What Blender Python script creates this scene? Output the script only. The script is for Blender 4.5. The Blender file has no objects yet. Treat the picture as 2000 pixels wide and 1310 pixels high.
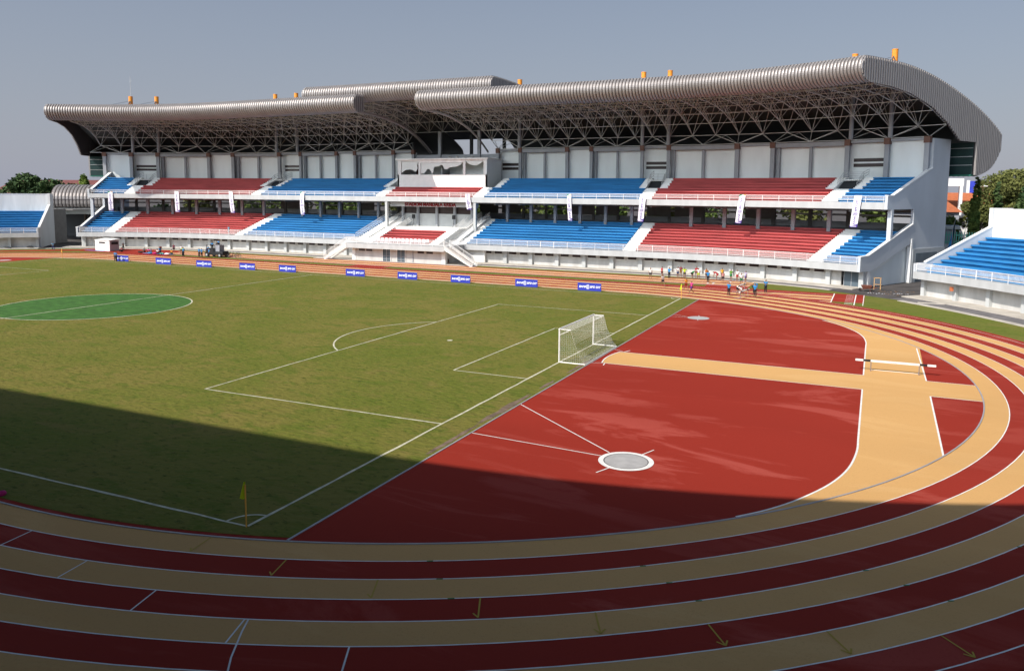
import bpy, bmesh, math, random
from mathutils import Vector, Matrix
R_=math.radians; PI=math.pi
scn=bpy.context.scene
col=scn.collection
# ---------------------------------------------------------------- camera / sky / sun
cam=bpy.data.cameras.new('camera'); co=bpy.data.objects.new('camera',cam); col.objects.link(co)
co.location=(20.165,-54.702,12.138); co.rotation_euler=(1.4623,-0.0100,0.4163)
cam.sensor_width=36; cam.lens=27.536; cam.shift_x=-0.01756; cam.shift_y=-0.0576
cam.clip_start=0.1; cam.clip_end=4000
scn.camera=co
SUN=Vector((-.45,-1.0,1.03)).normalized()
elev=math.asin(SUN.z); az=math.atan2(SUN.x,SUN.y)
w=bpy.data.worlds.new('World'); scn.world=w; w.use_nodes=True
nt=w.node_tree; bg=nt.nodes['Background']
sky=nt.nodes.new('ShaderNodeTexSky'); sky.sky_type='NISHITA'; sky.sun_disc=False
sky.sun_elevation=elev; sky.sun_rotation=az; sky.air_density=1.2; sky.dust_density=.6; sky.ozone_density=1.6; sky.altitude=0
# smoggy air: the clear sky is blended towards a pale grey mauve haze near the horizon
wt=nt.nodes.new('ShaderNodeTexCoord'); wx=nt.nodes.new('ShaderNodeSeparateXYZ'); nt.links.new(wt.outputs['Generated'],wx.inputs[0])
wr=nt.nodes.new('ShaderNodeMapRange'); wr.inputs[1].default_value=-.02; wr.inputs[2].default_value=.56; wr.inputs[3].default_value=.93; wr.inputs[4].default_value=.0
nt.links.new(wx.outputs[2],wr.inputs[0])
wm=nt.nodes.new('ShaderNodeMix'); wm.data_type='RGBA'; nt.links.new(wr.outputs[0],wm.inputs[0]); nt.links.new(sky.outputs[0],wm.inputs[6]); wm.inputs[7].default_value=(4.35,4.62,5.75,1)
# low haze on the unseen sun side, brightened to light the shaded stand
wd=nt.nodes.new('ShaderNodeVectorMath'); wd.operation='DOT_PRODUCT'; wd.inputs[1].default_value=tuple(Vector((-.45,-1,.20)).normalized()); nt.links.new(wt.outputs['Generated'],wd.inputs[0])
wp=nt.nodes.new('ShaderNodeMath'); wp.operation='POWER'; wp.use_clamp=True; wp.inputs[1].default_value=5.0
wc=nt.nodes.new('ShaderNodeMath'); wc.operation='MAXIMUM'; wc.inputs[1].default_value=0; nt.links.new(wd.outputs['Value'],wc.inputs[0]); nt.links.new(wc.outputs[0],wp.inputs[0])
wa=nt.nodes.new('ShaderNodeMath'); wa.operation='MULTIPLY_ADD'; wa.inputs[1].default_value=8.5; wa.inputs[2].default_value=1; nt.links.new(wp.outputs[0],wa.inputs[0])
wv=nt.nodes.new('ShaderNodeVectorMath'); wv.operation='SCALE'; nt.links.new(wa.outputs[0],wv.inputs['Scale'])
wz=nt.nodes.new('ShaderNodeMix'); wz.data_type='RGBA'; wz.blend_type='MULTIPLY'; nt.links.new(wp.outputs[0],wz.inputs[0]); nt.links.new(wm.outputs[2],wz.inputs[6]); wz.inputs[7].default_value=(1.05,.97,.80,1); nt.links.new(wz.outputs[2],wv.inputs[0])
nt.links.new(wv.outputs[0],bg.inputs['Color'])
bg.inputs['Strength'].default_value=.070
sl=bpy.data.lights.new('sun','SUN'); so=bpy.data.objects.new('sun',sl); col.objects.link(so)
sl.energy=4.5; sl.angle=R_(.6); sl.color=(1,.93,.84)
so.rotation_euler=SUN.to_track_quat('Z','Y').to_euler()
scn.view_settings.view_transform='Standard'; scn.view_settings.look='None'; scn.view_settings.exposure=.2; scn.view_settings.gamma=1
scn.render.engine='CYCLES'
# ---------------------------------------------------------------- materials
def mat(name,c,rough=.7,var=0,scale=1.0,bump=0,bscale=None,metal=0,spec=.3,stretch=(1,1,1),c2=None,det=4,dist=.02):
    m=bpy.data.materials.new(name); m.use_nodes=True; n=m.node_tree; b=n.nodes['Principled BSDF']
    b.inputs['Roughness'].default_value=rough; b.inputs['Metallic'].default_value=metal
    b.inputs['Specular IOR Level'].default_value=spec
    b.inputs['Base Color'].default_value=(*c,1)
    if var or bump or c2:
        tc=n.nodes.new('ShaderNodeNewGeometry'); mp=n.nodes.new('ShaderNodeMapping'); mp.inputs['Scale'].default_value=stretch
        n.links.new(tc.outputs['Position'],mp.inputs['Vector'])
    if var or c2:
        t=n.nodes.new('ShaderNodeTexNoise'); t.inputs['Scale'].default_value=scale; t.inputs['Detail'].default_value=det
        n.links.new(mp.outputs[0],t.inputs['Vector'])
        r=n.nodes.new('ShaderNodeValToRGB'); r.color_ramp.elements[0].position=.35; r.color_ramp.elements[1].position=.68
        a=c if c2 else tuple(x*(1-var) for x in c); bb=c2 if c2 else tuple(min(1,x*(1+var)) for x in c)
        r.color_ramp.elements[0].color=(*a,1); r.color_ramp.elements[1].color=(*bb,1)
        n.links.new(t.outputs[0],r.inputs[0]); n.links.new(r.outputs[0],b.inputs['Base Color'])
    if bump:
        t2=n.nodes.new('ShaderNodeTexNoise'); t2.inputs['Scale'].default_value=bscale or scale*4; t2.inputs['Detail'].default_value=3
        n.links.new(mp.outputs[0],t2.inputs['Vector'])
        bp=n.nodes.new('ShaderNodeBump'); bp.inputs['Strength'].default_value=bump; bp.inputs['Distance'].default_value=dist
        n.links.new(t2.outputs[0],bp.inputs['Height']); n.links.new(bp.outputs[0],b.inputs['Normal'])
    return m
def nodes_of(m): return m.node_tree, m.node_tree.nodes['Principled BSDF']
def mix_noise(n,vec,base,colr,scale,p0,p1,fac=1,det=4,rough=.5,dist=0):
    t=n.nodes.new('ShaderNodeTexNoise'); t.inputs['Scale'].default_value=scale; t.inputs['Detail'].default_value=det; t.inputs['Roughness'].default_value=rough
    t.inputs['Distortion'].default_value=dist
    n.links.new(vec,t.inputs['Vector'])
    r=n.nodes.new('ShaderNodeMapRange'); r.inputs[1].default_value=p0; r.inputs[2].default_value=p1; r.inputs[4].default_value=fac
    n.links.new(t.outputs[0],r.inputs[0])
    mx=n.nodes.new('ShaderNodeMix'); mx.data_type='RGBA'
    n.links.new(r.outputs[0],mx.inputs[0])
    if isinstance(base,tuple): mx.inputs[6].default_value=(*base,1)
    else: n.links.new(base,mx.inputs[6])
    mx.inputs[7].default_value=(*colr,1)
    return mx.outputs[2]
def pos_map(n,scale=(1,1,1),loc=(0,0,0),rot=(0,0,0)):
    tc=n.nodes.new('ShaderNodeNewGeometry'); mp=n.nodes.new('ShaderNodeMapping'); mp.inputs['Scale'].default_value=scale
    mp.inputs['Location'].default_value=loc; mp.inputs['Rotation'].default_value=rot
    n.links.new(tc.outputs['Position'],mp.inputs['Vector']); return mp.outputs[0]
# grass
def grass_mat(name,g1,g2,g3):
    m=mat(name,g1,rough=.95,spec=.1); n,b=nodes_of(m)
    v=pos_map(n); vs=pos_map(n,(.55,1.0,1),rot=(0,0,.35)); vf=pos_map(n,(.6,1.0,1),rot=(0,0,.2))
    c=mix_noise(n,v,g1,g2,.11,.38,.62,.9,5,.6,.6)
    c=mix_noise(n,vs,c,g3,.45,.54,.74,.75,6,.65,.5)
    c=mix_noise(n,vs,c,(g1[0]*.72,g1[1]*.88,g1[2]*.7),.9,.50,.62,.7,6,.7,.4)
    c=mix_noise(n,vf,c,(g1[0]*.35,g1[1]*.42,g1[2]*.35),3.6,.55,.68,.8,5,.7,.2)
    c=mix_noise(n,vf,c,(g2[0]*1.25,g2[1]*1.2,g2[2]*1.2),5.5,.58,.70,.7,4,.65,0)
    n.links.new(c,b.inputs['Base Color'])
    t=n.nodes.new('ShaderNodeTexNoise'); t.inputs['Scale'].default_value=3.2; t.inputs['Detail'].default_value=5
    n.links.new(vf,t.inputs['Vector'])
    bp=n.nodes.new('ShaderNodeBump'); bp.inputs['Strength'].default_value=.9; bp.inputs['Distance'].default_value=.12
    n.links.new(t.outputs[0],bp.inputs['Height']); n.links.new(bp.outputs[0],b.inputs['Normal'])
    return m
M={}
M['grass']=grass_mat('pitch_grass',(.122,.138,.022),(.172,.150,.036),(.210,.152,.050))
M['grass_edge']=grass_mat('verge_grass',(.120,.145,.022),(.16,.15,.035),(.19,.15,.05))
M['green_paint']=mat('green_painted_grass',(.045,.128,.020),rough=.95,var=.25,scale=1.6,bump=.5,bscale=4,stretch=(.6,1,1),dist=.06)
def track_mat(name,c,dry,amount=.8):
    m=mat(name,c,rough=.85,spec=.06); n,b=nodes_of(m)
    v=pos_map(n,(.16,.5,1)); vf=pos_map(n)
    cc=mix_noise(n,v,c,dry,.55,.525,.60,amount,6,.62,1.1)
    cc=mix_noise(n,pos_map(n,(.05,.09,1)),cc,tuple(x*.86 for x in c),1.0,.4,.65,.7,3,.5,.3)
    cc=mix_noise(n,vf,cc,tuple(x*.72 for x in c),14.,.55,.75,.35,2,.5,0)
    n.links.new(cc,b.inputs['Base Color'])
    t=n.nodes.new('ShaderNodeTexNoise'); t.inputs['Scale'].default_value=25; n.links.new(vf,t.inputs['Vector'])
    bp=n.nodes.new('ShaderNodeBump'); bp.inputs['Strength'].default_value=.25; bp.inputs['Distance'].default_value=.01
    n.links.new(t.outputs[0],bp.inputs['Height']); n.links.new(bp.outputs[0],b.inputs['Normal'])
    return m
M['red']=track_mat('red_track_rubber',(.290,.031,.019),(.385,.068,.050),1.0)
M['red_lane']=track_mat('red_lane_rubber',(.295,.033,.021),(.37,.064,.046),.9)
M['tan']=track_mat('tan_lane_rubber',(.62,.360,.140),(.67,.41,.175),.5)
M['line']=mat('white_line_paint',(.78,.76,.72),rough=.7,var=.08,scale=3)
M['chalk']=mat('worn_chalk_line',(.55,.53,.40),rough=.95,spec=.05,var=.2,scale=2.5)
M['yellow_mark']=mat('yellow_line_paint',(.46,.31,.04),rough=.7)
M['green_mark']=mat('green_mark_paint',(.03,.20,.08),rough=.7)
M['kerb']=mat('kerb_aluminium',(.42,.41,.42),rough=.55,metal=.3,var=.08)
M['concrete']=mat('pale_concrete',(.47,.43,.37),rough=.9,var=.14,scale=.6,bump=.2,bscale=5)
M['circle_conc']=mat('throwing_circle_concrete',(.40,.39,.38),rough=.8,var=.1,scale=2)
M['asphalt']=mat('dark_asphalt',(.075,.068,.066),rough=.95,var=.3,scale=.35,bump=.5,bscale=4)
M['asphalt_path']=mat('grey_asphalt_path',(.15,.14,.14),rough=.95,var=.2,scale=.8)
M['soil']=mat('bare_soil',(.17,.12,.085),rough=1,var=.3,scale=2)
M['white']=mat('white_paint_wall',(.74,.74,.72),rough=.7,var=.11,scale=.9,stretch=(1,1,.18))
M['fascia']=mat('pale_fascia_paint',(.44,.45,.45),rough=.65,var=.07,scale=1.1,stretch=(1,1,.25))
M['mid']=mat('mid_grey_paint',(.46,.475,.47),rough=.75,var=.08,scale=.5)
M['gwall']=mat('ground_wall_paint',(.50,.495,.475),rough=.75,var=.13,scale=.9,stretch=(1,1,.25))
M['stairs']=mat('white_stair_paint',(.78,.775,.74),rough=.7,var=.04,scale=1)
M['panel']=mat('pale_grey_wall_panel',(.76,.80,.79),rough=.75,var=.07,scale=.3,stretch=(1,1,.3))
M['grey']=mat('grey_concrete_paint',(.31,.325,.345),rough=.75,var=.08,scale=.5)
M['endwall']=mat('blue_grey_render',(.50,.53,.56),rough=.85,var=.06,scale=.25,stretch=(1,1,.6),bump=.15,bscale=6)
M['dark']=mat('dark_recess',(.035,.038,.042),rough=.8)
M['soffit']=mat('concrete_soffit',(.16,.155,.15),rough=.9,var=.1)
M['window']=mat('brown_vent_glass',(.035,.022,.022),rough=.3)
M['glassdoor']=mat('dark_steel_door',(.085,.115,.14),rough=.45,var=.15,scale=.8)
M['louvre']=mat('dark_teal_screen',(.012,.035,.034),rough=.6,var=.3,scale=.25)
M['green_trim']=mat('green_trim',(.02,.16,.11),rough=.6)
M['seat_red']=mat('red_bench_paint',(.44,.082,.080),rough=.75,var=.15,scale=.7,stretch=(.3,1,2))
M['seat_blue']=mat('blue_bench_paint',(.026,.20,.44),rough=.7,var=.15,scale=.7,stretch=(.3,1,2))
M['roof']=mat('brown_grey_roof_metal',(.31,.285,.272),rough=.47,metal=.45,spec=.4,var=.07,scale=.6,stretch=(1,.4,.4))
M['roof_groove']=mat('roof_metal_groove_shade',(.10,.085,.08),rough=.6,metal=.3)  # grooves of the same metal painted darker to deepen the rib shading
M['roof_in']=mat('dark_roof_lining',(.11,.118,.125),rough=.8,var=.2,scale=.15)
M['cap']=mat('profiled_cladding',(.34,.32,.31),rough=.5,metal=.35)
M['cap_dark']=mat('cladding_shade_and_seam',(.07,.06,.065),rough=.6,metal=.2)  # darker cladding copy paints shade into recessed strips; also the canopy seam
M['truss']=mat('pale_truss_steel',(.56,.57,.55),rough=.6)
M['rust']=mat('rust_stain',(.16,.09,.07),rough=.9)
M['rail']=mat('white_rail_paint',(.80,.79,.77),rough=.5)
M['rail_grey']=mat('galvanised_rail',(.42,.43,.43),rough=.5)
M['orange']=mat('orange_mast_paint',(.75,.27,.03),rough=.45,var=.08)
M['cable']=mat('steel_cable',(.08,.08,.09),rough=.6)
M['navy']=mat('blue_board_print',(.030,.045,.40),rough=.5,var=.06,scale=.8)
M['banner']=mat('white_banner_cloth',(.76,.73,.78),rough=.8)
M['ink']=mat('indigo_print',(.06,.03,.22),rough=.7)
M['b_green']=mat('green_print',(.0,.22,.09),rough=.7)
M['b_orange']=mat('orange_print',(.75,.38,.08),rough=.7)
M['letter']=mat('dark_red_lettering',(.22,.006,.012),rough=.5)
M['print_white']=mat('white_print',(.82,.82,.85),rough=.6)
M['black']=mat('black_plastic',(.02,.02,.022),rough=.5)
M['curtain']=mat('torn_window_film',(.62,.65,.63),rough=.4)
M['booth_in']=mat('booth_interior',(.34,.36,.36),rough=.7)
M['brick']=mat('brown_door',(.16,.055,.035),rough=.7)
M['goal']=mat('goal_white_paint',(.82,.81,.78),rough=.4)
M['net']=mat('pale_net_twine',(.74,.75,.70),rough=.9)
M['flag']=mat('fluorescent_yellow_flag',(.62,.80,.02),rough=.8)
M['flagpole']=mat('orange_flagpole',(.80,.42,.08),rough=.6)
M['steel']=mat('barrier_leg_steel',(.30,.26,.25),rough=.5,metal=.4)
M['roof_tile']=mat('orange_roof_tiles',(.42,.13,.055),rough=.9,var=.15,scale=2,stretch=(1,1,4))
M['roof_maroon']=mat('maroon_roof_tiles',(.14,.05,.045),rough=.9,var=.15,scale=.5)
M['house_wall']=mat('house_white_render',(.70,.70,.68),rough=.8,var=.05)
M['house_grey']=mat('house_grey_render',(.30,.31,.34),rough=.8)
M['leaf_dark']=mat('dark_foliage',(.030,.065,.020),rough=.8,c2=(.065,.105,.03),scale=.6)
M['leaf_mid']=mat('mid_foliage',(.050,.095,.018),rough=.8,c2=(.125,.165,.035),scale=.7)
M['leaf_olive']=mat('olive_foliage',(.075,.090,.022),rough=.85,c2=(.16,.165,.045),scale=.5)
M['leaf_bright']=mat('bright_foliage',(.10,.16,.025),rough=.8,c2=(.22,.28,.05),scale=.8)
M['bark']=mat('grey_bark',(.14,.11,.09),rough=.95)
M['fence_green']=mat('green_fence_paint',(.12,.42,.32),rough=.6)
M['pink']=mat('pink_cloth',(.45,.02,.14),rough=.8)
M['hbar_w']=mat('barrier_white_paint',(.82,.80,.74),rough=.5)
# ---------------------------------------------------------------- mesh builder
def smooth(P,n=3):
    out=[]
    for i in range(len(P)-1):
        p0=P[max(0,i-1)]; p1=P[i]; p2=P[i+1]; p3=P[min(len(P)-1,i+2)]
        for k in range(n):
            t=k/n; out.append(tuple(.5*((2*p1[j])+(-p0[j]+p2[j])*t+(2*p0[j]-5*p1[j]+4*p2[j]-p3[j])*t*t+(-p0[j]+3*p1[j]-3*p2[j]+p3[j])*t**3) for j in (0,1)))
    out.append(P[-1]); return out
class MB:
    def __init__(s): s.v=[]; s.f=[]; s.mi=[]; s.m=[]
    def mat(s,m):
        if m not in s.m: s.m.append(m)
        return s.m.index(m)
    def add(s,vs,fs,m):
        o=len(s.v); k=s.mat(m); s.v+= [tuple(x) for x in vs]
        for f in fs: s.f.append(tuple(o+i for i in f)); s.mi.append(k)
    def box(s,x0,x1,y0,y1,z0,z1,m):
        s.add([(x0,y0,z0),(x1,y0,z0),(x1,y1,z0),(x0,y1,z0),(x0,y0,z1),(x1,y0,z1),(x1,y1,z1),(x0,y1,z1)],
              [(3,2,1,0),(4,5,6,7),(0,1,5,4),(1,2,6,5),(2,3,7,6),(3,0,4,7)],m)
    def bar(s,a,b,r,m,n=4,r2=None,cap=True):
        a=Vector(a); b=Vector(b); d=b-a
        if d.length<1e-6: return
        d.normalize(); u=d.cross(Vector((0,0,1)) if abs(d.z)<.95 else Vector((1,0,0))).normalized(); w_=d.cross(u)
        r2=r if r2 is None else r2; vs=[]
        for p,rr in ((a,r),(b,r2)):
            for i in range(n):
                t=2*PI*(i+.5)/n; vs.append(p+u*math.cos(t)*rr+w_*math.sin(t)*rr)
        fs=[(i,(i+1)%n,n+(i+1)%n,n+i) for i in range(n)]
        if cap: fs+=[tuple(range(n))[::-1],tuple(range(n,2*n))]
        s.add(vs,fs,m)
    def quad(s,a,b,c,d,m): s.add([a,b,c,d],[(0,1,2,3)],m)
    def poly(s,pts,z,m): s.add([(x,y,z) for x,y in pts],[tuple(range(len(pts)))],m)
    def sweep(s,prof,ss,m,fn,closed=True,caps=True,mats=None):
        n=len(prof); vs=[fn(t,d,z) for t in ss for d,z in prof]; k=len(ss); o=len(s.v); s.v+=[tuple(x) for x in vs]
        e=n if closed else n-1
        for j in range(k-1):
            for i in range(e):
                i2=(i+1)%n
                s.f.append((o+j*n+i,o+(j+1)*n+i,o+(j+1)*n+i2,o+j*n+i2)); s.mi.append(s.mat(mats[i] if mats else m))
        if caps and closed:
            s.f.append(tuple(o+i for i in range(n))); s.mi.append(s.mat(m))
            s.f.append(tuple(o+(k-1)*n+i for i in range(n))[::-1]); s.mi.append(s.mat(m))
    def build(s,name,parent=None,smooth=False,loc=None):
        me=bpy.data.meshes.new(name)
        vs=s.v
        if loc is not None: vs=[(x-loc[0],y-loc[1],z-loc[2]) for x,y,z in vs]
        me.from_pydata(vs,[],s.f); me.validate()
        for m in s.m: me.materials.append(M[m] if isinstance(m,str) else m)
        if len(me.polygons)==len(s.mi): me.polygons.foreach_set('material_index',s.mi)
        if smooth: me.polygons.foreach_set('use_smooth',[True]*len(me.polygons))
        me.update()
        o=bpy.data.objects.new(name,me); col.objects.link(o)
        if loc is not None: o.location=loc
        if parent is not None:
            o.parent=parent
            if loc is None: o.location=(-parent.location.x,-parent.location.y,-parent.location.z) if parent.type=='EMPTY' else (0,0,0)
        return o
def fixn(o):
    bm=bmesh.new(); bm.from_mesh(o.data); bmesh.ops.recalc_face_normals(bm,faces=bm.faces); bm.to_mesh(o.data); bm.free(); return o
def tag(o,label=None,cat=None,group=None,kind=None):
    if label: o['label']=label
    if cat: o['category']=cat
    if group: o['group']=group
    if kind: o['kind']=kind
    return o
def empty(name,loc=(0,0,0),rz=0):
    o=bpy.data.objects.new(name,None); col.objects.link(o); o.location=loc; o.rotation_euler=(0,0,rz); o.empty_display_size=.3; return o
def copy_tree(o,parent=None):
    c=o.copy(); col.objects.link(c); c.parent=parent
    for ch in list(o.children): copy_tree(ch,c)
    return c
def struct(o): o['kind']='structure'; return o
# ---------------------------------------------------------------- ground
LZ=.004
def ring_pts(cx,r,a0,a1,n): return [(cx+r*math.cos(a0+(a1-a0)*i/n),r*math.sin(a0+(a1-a0)*i/n)) for i in range(n+1)]
TCX=-9.74; LCX=-96.0; R0=36.37; LW=1.21
def oval(r,n=96):
    p=ring_pts(TCX,r,-PI/2,PI/2,n); q=ring_pts(LCX,r,PI/2,1.5*PI,n)
    return p+q
def oval_band(mb,r0,r1,z,m,n=96):
    a=oval(r0,n); b=oval(r1,n); k=len(a)
    vs=[(x,y,z) for x,y in a]+[(x,y,z) for x,y in b]
    mb.add(vs,[(i,k+i,k+(i+1)%k,(i+1)%k) for i in range(k)],m)
g=MB(); g.poly([(-900,-700),(900,-700),(900,1100),(-900,1100)],-.02,'asphalt'); struct(g.build('ground'))
# verge grass between running track and service road: reaches out to the kerb that follows the stands
XC,HS,Y0,RR=-53.,40.,61.8,67.
def pth(s,d):
    a=abs(s); sg=1 if s>=0 else -1
    if a<=HS: return XC+s,Y0+d
    th=(a-HS)/RR
    return XC+sg*(HS+(RR+d)*math.sin(th)),Y0-RR+(RR+d)*math.cos(th)
def F(s,d,z):
    x,y=pth(s,d); return (x,y,z*(1+.00022*(s+2)))
def srange(a,b,step=2.325):
    n=max(1,int(math.ceil((b-a)/step))); return [a+(b-a)*i/n for i in range(n+1)]
edge=[pth(s,-4.0) for s in srange(-76,68)]
right=[(21.6,45.9),(24.3,43.9),(27.6,39.9),(29.8,37.5),(33.7,32.7),(37,27),(40,18),(41.5,8),(41.5,-8),(40,-20),(36,-31),(30,-40),(20,-49),(0,-52),(-60,-53),(-110,-52),(-130,-40),(-148,-20),(-152,5),(-147,28),(-138,38),(-128,45)]
g=MB(); g.poly((edge+right)[::-1],0,'grass_edge'); struct(g.build('verge_grass'))
# red surround of the track, lanes, infield
g=MB(); oval_band(g,R0-.5,R0+8*LW+.75,LZ,'red_lane'); 
g.poly([(TCX,40),(5.3,40),(19.35,40),(19.35,47.75),(-118,47.75),(-118,46),(TCX,46)][:4]+[(5.3,47.75),(TCX,47.0)],LZ*1.5,'red_lane')
struct(g.build('track_surround'))
g=MB(); g.poly([(-TCX*0-9.0,36.2),(15.9,36.2),(15.9,46.1),(-9.0,46.1)],LZ*1.75,'red_lane')
# tan lanes of straight extension (chute) go under the oval lanes
for k in (0,2,4,6): g.box(-9.5,15.9,R0+k*LW,R0+(k+1)*LW,0,LZ*2,'tan')
for k in range(9): g.box(-9.5,15.9,R0+k*LW-.025,R0+k*LW+.025,0,LZ*2.5,'line')
g.box(15.85,15.97,36.6,47.6,0,LZ*3,'line'); g.box(18.3,18.42,37.9,47.6,0,LZ*3,'line'); g.box(19.22,19.30,37.9,47.6,0,LZ*3,'line')
for k in range(8):
    y=38.6+k*1.18
    for q in range(7): g.box(17.35+q*.12,17.42+q*.12,y-.09,y+.09,0,LZ*3.2,'line')
struct(g.build('sprint_chute'))
g=MB(); oval_band(g,R0-.4,R0+8*LW+.7,LZ*4,'red_lane'); struct(g.build('running_track'))
g=MB()
for k in range(0,8,2): oval_band(g,R0+k*LW,R0+(k+1)*LW,LZ*5,'tan')
struct(g.build('running_lane'))
g=MB()
for k in range(1,9): oval_band(g,R0+k*LW-.025,R0+k*LW+.025,LZ*6,'line')
struct(g.build('lane_lines'))
g=MB(); oval_band(g,R0-.07,R0,.055,'kerb'); oval_band(g,R0,R0+.001,.055,'kerb')
a=oval(R0-.07); b=oval(R0)
for L in (a,b):
    k=len(L); g.add([(x,y,.01) for x,y in L]+[(x,y,.055) for x,y in L],[(i,(i+1)%k,k+(i+1)%k,k+i) for i in range(k)],'kerb')
tag(g.build('track_kerb'),'low pale aluminium kerb rail round the inside edge of the first lane','kerb')
# infield base red
g=MB(); g.poly(oval(R0-.07),LZ*5,'red'); struct(g.build('infield_surface'))
# pitch grass
ps=[]
Rg=36.02
a0=math.asin(min(1,0)); ax=2.03
th=math.acos((ax-TCX)/Rg)
pts=ring_pts(TCX,Rg,th,PI/2,20)
th2=math.acos(-(-107.35-LCX)/Rg)
pts+=ring_pts(LCX,Rg,PI/2,PI-th2,20); pts+=ring_pts(LCX,Rg,PI+th2,1.5*PI,20); pts+=ring_pts(TCX,Rg,-PI/2,-th,20)
g=MB(); g.add([(x,y,.034) for x,y in pts]+[(x,y,.01) for x,y in pts],[tuple(range(len(pts)))]+[(i,len(pts)+i,len(pts)+(i+1)%len(pts),(i+1)%len(pts)) for i in range(len(pts))],'grass')
struct(g.build('football_pitch'))
# worn soil patches along the pitch edge
random.seed(4)
g=MB()
for (cx,cy,L,W) in [(1.75,-4,3.0,.35),(1.7,-16,4.5,.5),(1.75,-22,3,.35),(1.72,-10,1.5,.3)]:
    P=[]
    for i in range(26):
        t=2*PI*i/26; P.append((cx+math.cos(t)*W*random.uniform(.5,1)*.55,cy+math.sin(t)*L*random.uniform(.6,1)))
    g.poly(P,.038,'soil')
struct(g.build('bare_soil'))
# edging strip between pitch and red infield
g=MB(); y1=math.sqrt(36.25**2-(2.08-TCX)**2); g.box(2.03,2.11,-y1,y1,.01,.05,'kerb'); tag(g.build('pitch_edging'),'thin pale edging strip between the pitch grass and the red infield','edging strip')
# pitch lines
def line(mb,x0,y0,x1,y1,wd,z,m,jit=0):
    a=Vector((x0,y0,0)); b=Vector((x1,y1,0)); d=(b-a); L=d.length; d.normalize(); n=Vector((-d.y,d.x,0))
    k=max(1,int(L/1.2)) if jit else 1
    pr=None
    for i in range(k+1):
        p=a+d*(L*i/k)+n*(random.uniform(-jit,jit) if jit and 0<i<k else 0); h=wd/2*(random.uniform(.75,1.2) if jit else 1)
        c=((p+n*h).x,(p+n*h).y,z),((p-n*h).x,(p-n*h).y,z)
        if pr: mb.add([pr[0],pr[1],c[1],c[0]],[(0,1,2,3)],m)
        pr=c
def arc(mb,cx,cy,r,a0,a1,wd,z,m,n=48):
    A=[(cx+(r-wd/2)*math.cos(a0+(a1-a0)*i/n),cy+(r-wd/2)*math.sin(a0+(a1-a0)*i/n),z) for i in range(n+1)]
    B=[(cx+(r+wd/2)*math.cos(a0+(a1-a0)*i/n),cy+(r+wd/2)*math.sin(a0+(a1-a0)*i/n),z) for i in range(n+1)]
    mb.add(A+B,[(i,n+1+i,n+2+i,i+1) for i in range(n)],m)
g=MB(); HL,HW=52.64,33.99; z=.042; J=.02
cz='chalk'
line(g,0,-HW,0,HW,.13,z,cz,J)
line(g,0,HW,-2*HL,HW,.10,z,cz,J); line(g,0,-HW,-2*HL,-HW,.12,z,cz,J); line(g,-2*HL,-HW,-2*HL,HW,.11,z,cz,J)
line(g,-HL,-HW,-HL,HW,.12,z+.008,cz,J)
for sx,x0 in ((-1,0),(1,-2*HL)):
    for dx,hy in ((16.5,20.15),(5.5,9.16)):
        line(g,x0,hy,x0+sx*dx,hy,.11,z+.002,cz,J); line(g,x0,-hy,x0+sx*dx,-hy,.11,z+.002,cz,J); line(g,x0+sx*dx,-hy,x0+sx*dx,hy,.11,z+.002,cz,J)
    a=math.acos(5.5/9.15)
    if sx<0: arc(g,x0-11,0,9.15,PI-a,PI+a,.12,z+.002,cz)
    else: arc(g,x0+11,0,9.15,-a,a,.12,z+.002,cz)
    arc(g,x0+sx*11,0,.12,0,2*PI,.24,z,cz,16)
arc(g,-HL,0,9.15,0,2*PI,.14,z+.006,cz,80)
arc(g,0,-HW,1.0,PI/2,PI,.1,z+.003,cz,12); arc(g,0,HW,1.0,PI,1.5*PI,.1,z+.003,cz,12)
struct(g.build('pitch_markings'))
g=MB(); g.poly([(-HL+9.1*math.cos(2*PI*i/80),9.1*math.sin(2*PI*i/80)) for i in range(80)],.039,'green_paint'); struct(g.build('centre_circle_paint'))
# infield: tan run ups
g=MB(); zt=.028
xk=lambda y: TCX+math.sqrt((R0-.08)**2-y*y)
up=[(2.95,1.85)]
arcp=[]
for i in range(13):
    a=math.asin(2.13/8)*(1-2*i/12); arcp.append((10.35-8*math.cos(a)+.15,-.28+8*math.sin(a)))
band=arcp+[(26.62,-2.41)]+[(TCX+(R0-.08)*math.cos(t),(R0-.08)*math.sin(t)) for t in [math.asin(-2.41/36.29)+(math.asin(1.85/36.29)-math.asin(-2.41/36.29))*i/6 for i in range(1,6)]]+[(xk(1.85),1.85)]
g.poly(band[::-1] if False else band,zt,'tan')
yc=-.28
def le(sg):  # curved inner edge of the cross road from straight part to the kerb
    return [(19.9,yc+sg*13.2),(19.88,yc+sg*15.2),(19.6,yc+sg*17.8),(18.95,yc+sg*20.2),(17.9,yc+sg*22.5),(16.9,yc+sg*24.1),(15.9,yc+sg*25.3)]
def kerbarc(y0,y1,n=12): return [(xk(y0+(y1-y0)*i/n),y0+(y1-y0)*i/n) for i in range(n+1)]
for sg in (1,-1):
    L=le(sg); ye=L[-1][1]
    P=[(19.9,yc)]+smooth(L,5)+kerbarc(ye,yc+sg*14.1)+[(23.7,yc)]
    g.poly(P,zt+.0015,'tan')
    lz=zt+.006
    Q=[(19.9,yc+sg*2.13)]+smooth(L,5)
    for a,b in zip(Q[:-1],Q[1:]): line(g,*a,*b,.09,lz,'line')
    line(g,23.7,yc+sg*2.13,23.6,yc+sg*14.1,.09,lz,'line')
    line(g,arcp[0][0] if sg>0 else arcp[-1][0],yc+sg*2.13,19.9,yc+sg*2.13,.07,lz,'line')
    line(g,23.7,yc+sg*2.13,26.55,yc+sg*2.13,.07,lz,'line')
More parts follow.
